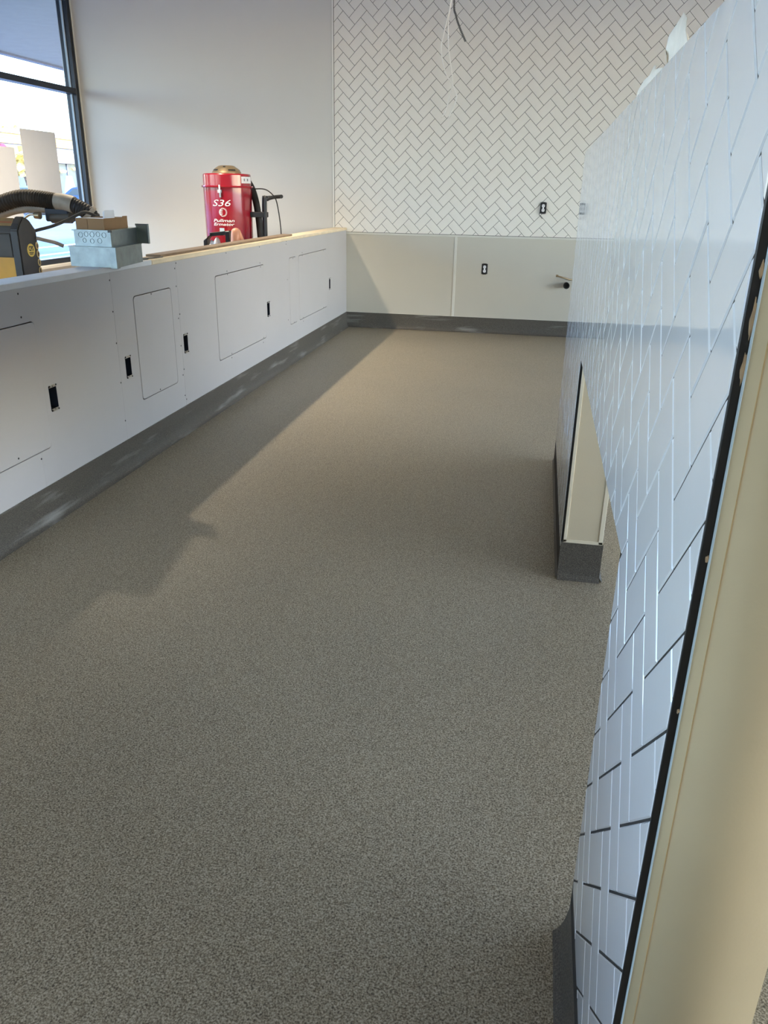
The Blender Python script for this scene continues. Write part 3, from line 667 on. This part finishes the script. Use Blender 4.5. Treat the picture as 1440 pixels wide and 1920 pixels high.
# lower hopper, trolley frame and handle
lathe('hopper', [(0, .40), (.085, .40), (.09, .46), (.19, .78), (.206, .81), (0, .81)], (VX, VY, 0), 'black', v, 40)
lathe('bag', [(0, .10), (.12, .10), (.14, .16), (.12, .30), (.086, .41), (0, .41)], (VX, VY, 0), 'wax', v, 20)
rv = Vector((rt.x, rt.y, 0)); tv = Vector((tc.x, tc.y, 0)); base = Vector((VX, VY, 0))
def at(r_, t_, z_): return base+rv*r_+tv*t_+Vector((0, 0, z_))
for t_ in (-.20, .18):
    tube('frame_rail', catmull([at(-.26, t_, .09), at(0, t_, .09), at(.24, t_, .09), at(.30, t_, .13), at(.315, t_, .4), at(.325, t_, 1.18), at(.345, t_*.98, 1.228), at(.39, t_*.95, 1.245)], 6), .0155, 'black', v, 10)
tube('push_bar', catmull([at(.365, -.22, 1.237), at(.40, -.10, 1.243), at(.43, .05, 1.250), at(.47, .20, 1.255)], 5), .0165, 'rubber', v, 10)
for z_ in (1.075, .55): box('frame_bracket', VX+.16, VX+.345, VY-.02, VY+.10, z_, z_+.045, 'black', v, .003)
tube('exhaust_hose', catmull([at(.19, -.06, 1.37), at(.225, -.02, 1.30), at(.255, .02, 1.17), at(.272, .03, 1.0), at(.280, .03, .80), at(.26, .03, .55), at(.10, .02, .5)], 8), .030, 'rubber', v, 14)
tube('power_cord', catmull([at(.235, .0, 1.313), at(.30, .03, 1.316), at(.35, .06, 1.305), at(.40, .10, 1.265), at(.43, .12, 1.21), at(.455, .12, 1.05), at(.462, .12, .9), at(.455, .10, .6), at(.40, .05, .3), at(.34, .0, .16)], 6), .0052, 'rubber', v, 7)
for r_, t_ in ((.22, .27), (.22, -.27)):
    p = at(r_, t_, .11); bm = bmesh.new(); add_lathe(bm, [(0, -.025), (.10, -.025), (.11, -.012), (.11, .012), (.10, .025), (0, .025)], (0, 0, 0), 28, 'Y')
    bmesh.ops.rotate(bm, verts=bm.verts[:], cent=(0, 0, 0), matrix=Matrix.Rotation(math.atan2(rv.y, rv.x), 3, 'Z')); bmesh.ops.translate(bm, verts=bm.verts[:], vec=p); soft(bm_obj('wheel', bm, 'rubber', v))
for t_ in (-.18, .18):
    p = at(-.24, t_, .045); bm = bmesh.new(); add_lathe(bm, [(0, -.015), (.045, -.015), (.045, .015), (0, .015)], p, 18, 'Y'); soft(bm_obj('caster', bm, 'rubber', v))

# ================================================================== FLOOR GRINDER
g = empty('floor_grinder', (-3.02, 4.25, 0), 'dusty yellow and black floor grinder standing behind the half wall', 'floor grinder')
def xprism(name, prof_, x0, x1, m, parent, bev=0.):
    bm = bmesh.new(); a = [bm.verts.new((x0, y, z)) for y, z in prof_]; b = [bm.verts.new((x1, y, z)) for y, z in prof_]; n = len(prof_)
    bm.faces.new(a); bm.faces.new(b[::-1])
    for i in range(n): bm.faces.new((a[i], b[i], b[(i+1) % n], a[(i+1) % n]))
    if bev: bmesh.ops.bevel(bm, geom=bm.edges[:], offset=bev, segments=2, affect='EDGES')
    return bm_obj(name, bm, m, parent)
GX, G0, G1 = -2.72, 3.97, 4.135
roof = [(G0, .16), (G0, 1.090), (G0+.020, 1.118), (G0+.062, 1.158), (G0+.115, 1.140), (G1, 1.086), (G1, .16)]
xprism('side_band', roof, GX-.050, GX, 'band', g, .006)
xprism('hood', [(G0+.012, .95), (G0+.012, 1.075), (G0+.028, 1.104), (G0+.066, 1.146), (G0+.115, 1.128), (G1-.008, 1.075), (G1-.008, .95)], -3.34, GX-.046, 'hood', g, .003)
box('yellow_panel', -3.33, GX-.047, G0+.016, G1-.010, .18, .995, 'yellow', g, .004)
xprism('dusty_cover', [(G0+.004, .955), (G0+.002, 1.068), (G0+.018, 1.078), (G0+.020, .955)], -3.33, GX-.052, 'hood', g, .002)
def slab(nm, x0, x1, y0, z0, y1, z1, m_):
    bm = bmesh.new(); vs = [bm.verts.new(p_) for p_ in ((x0, y0, z0), (x1, y0, z0), (x1, y1, z1), (x0, y1, z1))]; bm.faces.new(vs); bmesh.ops.solidify(bm, geom=bm.faces[:], thickness=.004); return bm_obj(nm, bm, m_, g)
slab('warning_label', -2.93, GX-.055, G0+.030, 1.110, G0+.064, 1.148, 'hoodtan')
slab('label_stripe', -2.93, GX-.060, G0+.042, 1.1245, G0+.048, 1.131, 'orange')
SC = Vector((GX, 4.062, .985))
st = lathe('round_sticker', [(0, -.002), (.034, -.002), (.034, .0015), (0, .0015)], SC, 'stk', g, 28, 'X')
me = text_mesh('CPS', .030, .0, .0012)
for q in me.vertices: q.co = Vector((SC.x+.0022, SC.y+q.co.x*.85, SC.z-.002+q.co.y*1.1))
link('lettering', me, 'black', st)
for dz, wd in ((-.012, .020), (-.0195, .015)): box('print_bar', SC.x+.0012, SC.x+.0022, SC.y-wd, SC.y+wd, SC.z+dz-.0022, SC.z+dz+.0022, 'black', st)
for k, z_ in enumerate((1.005, .962, .918, .874, .83)):
    bm = bmesh.new(); ring = [(GX+.001, G1-.014+.010*math.cos(a), z_+.017*math.sin(a)) for a in (2*PI*i/14 for i in range(15))]; add_tube(bm, ring, .0035, 5); bm_obj('side_letter', bm, 'cream', g, True)
tube('grey_arm', catmull([(-3.40, 4.42, 1.02), (-3.15, 4.42, 1.135), (-3.0, 4.42, 1.180), (-2.80, 4.42, 1.190), (-2.70, 4.42, 1.185)], 5), .024, 'tape', g, 10)
box('control_box', -2.815, -2.665, 4.38, 4.46, 1.120, 1.195, 'navybox', g, .008)
tube('motor_pod', [(-2.78, 4.40, 1.14), (-2.66, 4.40, 1.142)], .030, 'hood', g, 14)
tube('lever', catmull([(-2.95, 4.36, 1.125), (-2.90, 4.36, 1.155), (-2.87, 4.36, 1.158)], 5), .008, 'zinc', g, 8)
lathe('knob', [(0, -.02), (.018, -.018), (.020, .015), (0, .018)], (-2.845, 4.36, 1.152), 'bronze', g, 14, 'X')
tube('control_cable', catmull([(-2.80, 4.11, 1.06), (-2.72, 4.15, 1.085), (-2.66, 4.20, 1.105), (-2.60, 4.25, 1.135), (-2.54, 4.27, 1.165), (-2.505, 4.28, 1.178), (-2.475, 4.29, 1.172), (-2.45, 4.31, 1.155), (-2.44, 4.34, 1.13)], 6), .0085, 'dustrubber', g, 8)
tube('foot_lever', [(-2.72, 4.12, 1.045), (-2.66, 4.20, 1.02), (-2.62, 4.22, 1.0)], .010, 'tape', g, 8)
# suction hose
path = catmull([(-3.75, 4.5, .75), (-3.45, 4.46, 1.02), (-3.25, 4.42, 1.150), (-3.103, 4.4, 1.206), (-2.959, 4.4, 1.243), (-2.826, 4.4, 1.238), (-2.735, 4.4, 1.226)], 32)
bm = bmesh.new(); add_tube(bm, path, lambda i: .0415+.0052*math.cos(i*2*PI/4), 16)
ho = bm_obj('suction_hose', bm, 'dustrubber', g, True)
tube('tape_cuff', catmull([(-2.74, 4.4, 1.227), (-2.69, 4.4, 1.224), (-2.635, 4.4, 1.212)], 5), .046, 'tape', g, 18)
path = catmull([(-2.645, 4.4, 1.214), (-2.60, 4.4, 1.196), (-2.56, 4.41, 1.172), (-2.535, 4.43, 1.13), (-2.54, 4.46, 1.05), (-2.60, 4.48, .85), (-2.7, 4.46, .5)], 16)
bm = bmesh.new(); add_tube(bm, path, lambda i: .041+.0025*math.cos(i*2*PI/4), 16); bm_obj('hose_elbow', bm, 'rubber', g, True)
tube('clamp', [(-2.562, 4.41, 1.178), (-2.548, 4.42, 1.160)], .047, 'tape', g, 18)
bm = bmesh.new(); add_lathe(bm, [(0, .012), (.26, .012), (.27, .05), (.26, .16), (.20, .19), (0, .19)], (-3.02, 4.30, 0), 40); soft(bm_obj('grinding_skirt', bm, 'hood', g))
for x_ in (-3.30, -2.74): bm = bmesh.new(); add_lathe(bm, [(0, -.03), (.12, -.03), (.125, 0), (.12, .03), (0, .03)], (x_, 4.62, .125), 26, 'X'); soft(bm_obj('wheel', bm, 'rubber', g))

# ================================================================== WORK STAND, TOTE, PERSON
t = empty('work_stand', (-2.29, 5.63, 0), 'low wooden work stand hidden behind the half wall', 'stand')
box('stand_top', -2.52, -2.085, 5.42, 5.88, .755, .78, 'plywood', t, .002)
for x_ in (-2.49, -2.12):
    for y_ in (5.46, 5.84): box('leg', x_-.022, x_+.022, y_-.022, y_+.022, 0, .755, 'pine', t, .002)
t = empty('tool_tote', (-2.30, 5.70, .78), 'black tool tote with angular carry handle and white rags inside', 'tool tote')
bm = bmesh.new()
add_box(bm, -2.41, -2.19, 5.62, 5.78, .78, .788)
for q in ((-2.41, -2.404, 5.62, 5.78, .788, .90), (-2.196, -2.19, 5.62, 5.78, .788, .90), (-2.404, -2.196, 5.62, 5.626, .788, .90), (-2.404, -2.196, 5.774, 5.78, .788, .90)): add_box(bm, *q)
bm_obj('tote_body', bm, 'black', t)
def strap(pts, d, m, nm):
    bm = bmesh.new(); n = len(pts); out = []
    for x_, z_, wx, wz in pts: out.append([bm.verts.new((x_+sx*wx, 5.70+sy_*d, z_+sx*wz)) for sx, sy_ in ((-1, -1), (1, -1), (1, 1), (-1, 1))])
    for a_, b_ in zip(out, out[1:]):
        for k in range(4): bm.faces.new((a_[k], a_[(k+1) % 4], b_[(k+1) % 4], b_[k]))
    bm.faces.new(out[0][::-1]); bm.faces.new(out[-1]); bmesh.ops.bevel(bm, geom=bm.edges[:], offset=.003, segments=1, affect='EDGES'); bm_obj(nm, bm, m, t)
strap([(-2.392, .86, .014, 0), (-2.392, .965, .014, .003), (-2.352, 1.005, .010, .012)], .03, 'black', 'handle_post')
strap([(-2.360, 1.003, .0, .013), (-2.29, 1.012, .0, .013), (-2.215, 1.020, .0, .014)], .022, 'rubber', 'handle_grip')
strap([(-2.222, .86, .016, 0), (-2.222, .97, .016, .0), (-2.222, 1.03, .016, .002)], .03, 'black', 'handle_post')
def rag(cx, cz, sx, sz, k, label, nm='rag', m='paper'):
    bm = bmesh.new(); bmesh.ops.create_icosphere(bm, subdivisions=3, radius=1)
    for q in bm.verts: f = 1+.35*noise.noise(q.co*1.8+Vector((k*5, 0, 0)))+.12*noise.noise(q.co*5+Vector((0, k*3, 0))); q.co = Vector((cx+q.co.x*sx*f, 5.69+q.co.y*.03*f, cz+q.co.z*sz*f))
    return tag(bm_obj(nm, bm, m, None, True), label, 'rag', 'rags in the tote')
rag(-2.345, .905, .026, .058, 1, 'crumpled white rag folded in the tool tote'); rag(-2.31, .925, .024, .060, 2, 'taller white rag stuffed in the tool tote'); rag(-2.245, .90, .013, .045, 3, 'narrow white rag twisted up in the tool tote')

pe = empty('person', (-2.35, 6.3, 0), 'person bent down behind the half wall, only a bare elbow showing', 'person')
J = {}
def sk(chains):
    bm = bmesh.new(); idx = {}; edges = []; V = []; R_ = []; seg = []
    for ch in chains:
        prev = None
        for nm, co, r_, part in ch:
            if nm not in idx: idx[nm] = len(V); V.append(co); R_.append(r_)
            if prev is not None: edges.append((prev, idx[nm])); seg.append((Vector(V[prev]), Vector(co), part))
            prev = idx[nm]
    return V, edges, R_, seg
P0 = ('pelvis', (-2.42, 6.55, .56), .135, 'jeans')
chest = ('chest', (-2.37, 6.12, .76), .125, 'shirt')
chains = [[P0, ('waist', (-2.40, 6.34, .66), .115, 'shirt'), chest, ('neck', (-2.365, 5.99, .80), .055, 'skin'), ('head', (-2.365, 5.935, .785), .082, 'skin'), ('head2', (-2.365, 5.895, .765), .088, 'skin'), ('chin', (-2.365, 5.885, .70), .05, 'skin')],
    [chest, ('shl', (-2.225, 6.02, .845), .075, 'shirt'), ('ual', (-2.165, 5.87, .885), .050, 'shirt'), ('ual2', (-2.140, 5.715, .945), .036, 'skin'), ('elb', (-2.120, 5.615, 1.018), .028, 'skin'), ('elb2', (-2.112, 5.545, 1.042), .032, 'skin'), ('fal', (-2.112, 5.535, .94), .034, 'skin'), ('wrl', (-2.125, 5.525, .825), .026, 'skin'), ('hal', (-2.145, 5.50, .800), .026, 'skin'), ('kn', (-2.165, 5.475, .794), .022, 'skin')],
    [chest, ('shr', (-2.52, 6.06, .76), .075, 'shirt'), ('uar', (-2.56, 5.98, .66), .05, 'shirt'), ('elr', (-2.575, 5.98, .56), .04, 'skin'), ('far', (-2.56, 5.955, .45), .034, 'skin'), ('wrr', (-2.55, 5.95, .36), .025, 'skin'), ('har', (-2.545, 5.945, .30), .024, 'skin')],
    [P0, ('hipl', (-2.32, 6.52, .50), .105, 'jeans'), ('knl', (-2.26, 6.17, .11), .068, 'jeans'), ('shinl', (-2.27, 6.40, .085), .055, 'jeans'), ('ankl', (-2.28, 6.60, .075), .042, 'jeans'), ('toel', (-2.28, 6.66, .045), .035, 'hair')],
    [P0, ('hipr', (-2.53, 6.54, .50), .105, 'jeans'), ('knr', (-2.56, 6.19, .11), .068, 'jeans'), ('shinr', (-2.56, 6.42, .085), .055, 'jeans'), ('ankr', (-2.56, 6.62, .075), .042, 'jeans'), ('toer', (-2.56, 6.68, .045), .035, 'hair')]]
for s_, (hx, hy, hz), (fx_, fy_, fz_) in (('l', (-2.165, 5.475, .794), (-.6, -.8, -.05)), ('r', (-2.545, 5.945, .30), (.05, -.1, -1))):
    root = 'kn' if s_ == 'l' else 'har'; d_ = Vector((fx_, fy_, fz_)).normalized(); lat = Vector((.8, -.6, 0)) if s_ == 'l' else Vector((1, 0, 0))
    for k_, (o_, ln) in enumerate(((-.028, .052), (-.010, .062), (.009, .058), (.027, .046))):
        b_ = Vector((hx, hy, hz))+lat*o_+d_*.012
        chains.append([(root, (hx, hy, hz), .022, 'skin'), (f'f{s_}{k_}a', tuple(b_), .0105, 'skin'), (f'f{s_}{k_}b', tuple(b_+d_*ln*.55+Vector((0, 0, .004))), .0088, 'skin'), (f'f{s_}{k_}c', tuple(b_+d_*ln-Vector((0, 0, .004))), .0075, 'skin')])
    b_ = Vector((hx, hy, hz))-d_*.02+lat*.030
    chains.append([('hal' if s_ == 'l' else 'wrr', None, 0, 'skin'), (f't{s_}a', tuple(b_), .012, 'skin'), (f't{s_}b', tuple(b_+d_*.03+lat*.018), .010, 'skin')])
allp = {n: (c, r_) for ch in chains for n, c, r_, _ in ch if c is not None}
chains = [[(n, allp[n][0], allp[n][1], p_) for n, c, r_, p_ in ch] for ch in chains]
V, ED, RR, SEG = sk(chains)
me = bpy.data.meshes.new('body'); me.from_pydata(V, ED, []); o = bpy.data.objects.new('body', me); C.objects.link(o)
o.modifiers.new('skin', 'SKIN'); sd = o.modifiers.new('sub', 'SUBSURF'); sd.levels = 2; sd.render_levels = 2
for q, r_ in zip(me.skin_vertices[0].data, RR): q.radius = (r_, r_)
me.skin_vertices[0].data[0].use_root = True
dg = bpy.context.evaluated_depsgraph_get(); dg.update(); bme = bpy.data.meshes.new_from_object(o.evaluated_get(dg)); bpy.data.objects.remove(o)
bme.materials.clear(); names = ['skin', 'shirt', 'jeans', 'hair']
def dseg(p_, a_, b_):
    ab = b_-a_; t_ = max(0, min(1, (p_-a_).dot(ab)/max(ab.length_squared, 1e-9))); return (p_-a_-ab*t_).length
for pl in bme.polygons:
    pl.use_smooth = True; c_ = pl.center; pl.material_index = names.index(min(SEG, key=lambda s_: dseg(c_, s_[0], s_[1])/ (1 if s_[2] != 'skin' else 1))[2])
link('body', bme, names, pe)
bm = bmesh.new(); bmesh.ops.create_icosphere(bm, subdivisions=3, radius=1)
for q in list(bm.verts):
    q.co = Vector((-2.365+q.co.x*.088, 5.925+q.co.y*.092, .800+q.co.z*.078))
bmesh.ops.delete(bm, geom=[q for q in bm.verts if q.co.z < .785], context='VERTS'); bm_obj('hair', bm, 'hair', pe, True)

# ================================================================== OUTSIDE
tag(box('paper_sheet', XW-.050, XW-.0485, 7.12, 7.68, 1.10, 1.785, 'sheet'), 'pale grey paper sheet taped to the storefront glass beside the corner', 'paper', 'sheets on the glass')
o = box('paper_sheet', XW-.050, XW-.0485, 6.45, 7.0, .98, 1.62, 'sheet'); tag(o, 'second paper sheet taped lower on the storefront glass', 'paper', 'sheets on the glass')
tag(box('ground_parking_lot', -140, XW-.15, -60, 160, -.35, -.15, 'asphalt'), 'asphalt parking lot outside the storefront', 'ground', kind='structure')
tag(box('ground_front', XW-.15, XR+.15, -60, -4.25, -.35, -.15, 'concrete'), 'pale pavement in front of the shop', 'ground', kind='structure')
tag(box('ground_street_side', XR+.15, 60, -60, 90, -.35, -.15, 'concrete'), 'pale pavement outside the far windows', 'ground', kind='structure')
tag(box('ground_sidewalk', -7.4, XW-.15, -20, 40, -.15, -.03, 'concrete'), 'concrete walk along the storefront', 'ground', kind='structure')
ca = empty('canopy', (-6.1, 4, 3.0), 'grey flat canopy shading the storefront walk', 'canopy')
box('soffit', -7.6, XW-.15, -14, 22, 3.02, 3.10, 'soffit', ca); box('edge_fascia', -7.66, -7.55, -14, 22, 2.99, 3.6, 'greymetal', ca)
cb = empty('canopy', (6.7, 2, 3.0), 'unseen flat canopy added to block sun at the windows behind the tiled partition', 'canopy')  # unseen canopy, added to keep direct sun out of the right-hand windows
box('soffit', XR+.15, 8.2, -8, 12, 3.02, 3.10, 'soffit', cb); box('edge_fascia', 8.15, 8.26, -8, 12, 2.99, 3.6, 'greymetal', cb)
tag(box('added_shade_parapet', XW-.15, XR+.15, -4.25, YB+.12, 3.75, 5.4, 'stucco'), 'unseen stucco parapet added above the shop ceiling to shade the lot', 'parapet', kind='structure')  # added out of view so its shadow covers the near part of the lot
for y_ in (-8, 1.5, 18.5): box('post', -7.5, -7.38, y_, y_+.12, -.15, 3.02, 'greymetal', ca)
for x_, w_ in ((-11.0, 'closer to the storefront walk'), (-12.4, 'closer to the parked cars')):
    tag(box('lane_line', x_-.09, x_+.09, 4, 46, -.15, -.1455, 'paint_line'), 'long white lane line painted '+w_, 'marking', 'lane lines in the lot')
bx = -36.0
b = empty('shop_building', (bx-5, 60, -.15), 'shop row across the lot with orange fascia and pink stucco', 'building')
box('stucco_wall', bx-6, bx, 25, 110, 2.98, 3.70, 'stucco', b); box('base_wall', bx-6, bx-.35, 25, 110, -.15, 2.98, 'darkglass', b)
box('lower_trim', bx-6, bx+.1, 25, 110, 3.68, 3.90, 'greymetal', b)
for k in range(4): box('fascia_board', bx-6, bx+.25, 25, 110, 3.90+.155*k, 4.045+.155*k, 'fascia', b)
box('roof_edge', bx-6, bx+.35, 25, 110, 4.52, 4.78, 'greymetal', b); box('glazing_head', bx-.4, bx+.05, 25, 110, 2.86, 3.0, 'greymetal', b)
for y_ in range(27, 110, 6): box('brick_pier', bx-.5, bx+.02, y_, y_+.8, -.15, 2.98, 'brick', b)
for y_ in [27+.8+1.3*i for i in range(62)]: box('mullion', bx-.36, bx-.28, y_, y_+.07, -.15, 2.98, 'greymetal', b)
lathe('round_sign', [(0, .05), (.52, .05), (.52, .20), (0, .20)], (bx, 52.05, 3.30), 'signred', b, 32, 'X')
for y_, z_ in ((61.2, 2.52), (59.4, 2.3), (63.0, 2.3)): lathe('shop_lamp', [(0, -.1), (.2, -.08), (.26, .06), (0, .12)], (bx-.1, y_, z_), 'lampglow', b, 16)
def tree(x_, y_, h_, r_, n, label, sparse=1.):
    e = empty('tree', (x_, y_, -.15), label, 'tree', 'trees beyond the lot'); bm = bmesh.new()
    add_tube(bm, catmull([(x_, y_, -.15), (x_+.05, y_, h_*.4), (x_, y_+.1, h_*.9)], 4), lambda i: .16-.013*i, 8)
    for k in range(9):
        a = k*2.4; z_ = h_*(.4+.055*k); add_tube(bm, [(x_, y_, z_), (x_+r_*.6*math.cos(a), y_+r_*.6*math.sin(a), z_+r_*.55)], lambda i: .05-.035*i, 5)
    bm_obj('trunk', bm, 'bark', e); bm = bmesh.new()
    for k in range(n):
        d = Vector((random.gauss(0, 1), random.gauss(0, 1), random.gauss(0, 1))).normalized()*r_*random.uniform(.45, 1.05); c = Vector((x_, y_, h_*.85))+Vector((d.x, d.y, d.z*.75)); s = random.uniform(.12, .26)
        u_ = Vector((random.gauss(0, 1), random.gauss(0, 1), random.gauss(0, 1))).normalized(); w_ = u_.orthogonal().normalized()
        bm.faces.new([bm.verts.new(c+s*q) for q in (u_, w_, -u_, -w_)])
    tag(bm_obj('foliage', bm, 'leaf', e), kind='stuff')
tree(-47, 69.5, 5.4, 2.0, 700, 'yellow-leaved tree above the shop roof by the red sign'); tree(-47, 78.5, 5.2, 1.8, 500, 'thin yellow tree rising behind the taped paper sheet'); tree(-48, 88, 5.4, 2.2, 500, 'yellowing tree behind the far end of the shop row')
tree(-29.5, 44.6, 3.0, 1.1, 160, 'small bare-branched tree standing before the shop windows')
def car(x_, y_, rz, m, label):
    e = empty('parked_car', (x_, y_, -.15), label, 'car', 'cars in the lot'); L = 4.4
    side = [(-2.2, .35), (-2.2, .78), (-1.35, .90), (-.75, 1.38), (.75, 1.42), (1.55, .98), (2.15, .88), (2.2, .35)]
    Rm = Matrix.Rotation(rz, 3, 'Z'); off = Vector((x_, y_, -.15))
    def pr(nm, pf, w0, w1, m_, bev=0.):
        bm = bmesh.new(); a = [bm.verts.new(Rm @ Vector((q[0], w0, q[1]))+off) for q in pf]; c = [bm.verts.new(Rm @ Vector((q[0], w1, q[1]))+off) for q in pf]; n = len(pf)
        bm.faces.new(a); bm.faces.new(c[::-1])
        for i in range(n): bm.faces.new((a[i], c[i], c[(i+1) % n], a[(i+1) % n]))
        if bev: bmesh.ops.bevel(bm, geom=bm.edges[:], offset=bev, segments=2, affect='EDGES')
        return bm_obj(nm, bm, m_, e)
    pr('body', side, -.88, .88, m, .06)
    pr('side_glass', [(-1.12, .92), (-.70, 1.30), (.70, 1.33), (1.30, .96)], -.89, .89, 'darkglass'); 
    pr('windscreen', [(-1.28, .93), (-.80, 1.345), (-.83, 1.355), (-1.33, .945)], -.74, .74, 'darkglass'); pr('rear_glass', [(1.47, 1.0), (.85, 1.38), (.88, 1.40), (1.53, 1.02)], -.74, .74, 'darkglass')
    for wx in (-1.35, 1.35):
        for wy in (-.80, .80):
            bm = bmesh.new(); add_lathe(bm, [(0, -.1), (.30, -.1), (.32, 0), (.30, .1), (0, .1)], (0, 0, 0), 20, 'Y')
            for q in bm.verts: q.co = Rm @ (q.co+Vector((wx, wy, .32)))+off
            soft(bm_obj('wheel', bm, 'rubber', e))
car(-27.5, 41.2, .1, 'carblue', 'light blue car parked by the shop with the red sign'); car(-27, 47.2, .05, 'carblue2', 'darker blue car parked near the shop lamps'); 
sg = empty('sandwich_board', (-31, 51.6, -.15), 'white A-frame board outside the shop windows', 'sign')
for s_ in (-1, 1):
    bm = bmesh.new(); vs = [bm.verts.new(p_) for p_ in ((-31+s_*.45, 51.2, -.15), (-31+s_*.45, 52.0, -.15), (-31+s_*.03, 51.9, 1.9), (-31+s_*.03, 51.3, 1.9))]; bm.faces.new(vs); bmesh.ops.solidify(bm, geom=bm.faces[:], thickness=.03); bm_obj('board', bm, 'paper', sg)
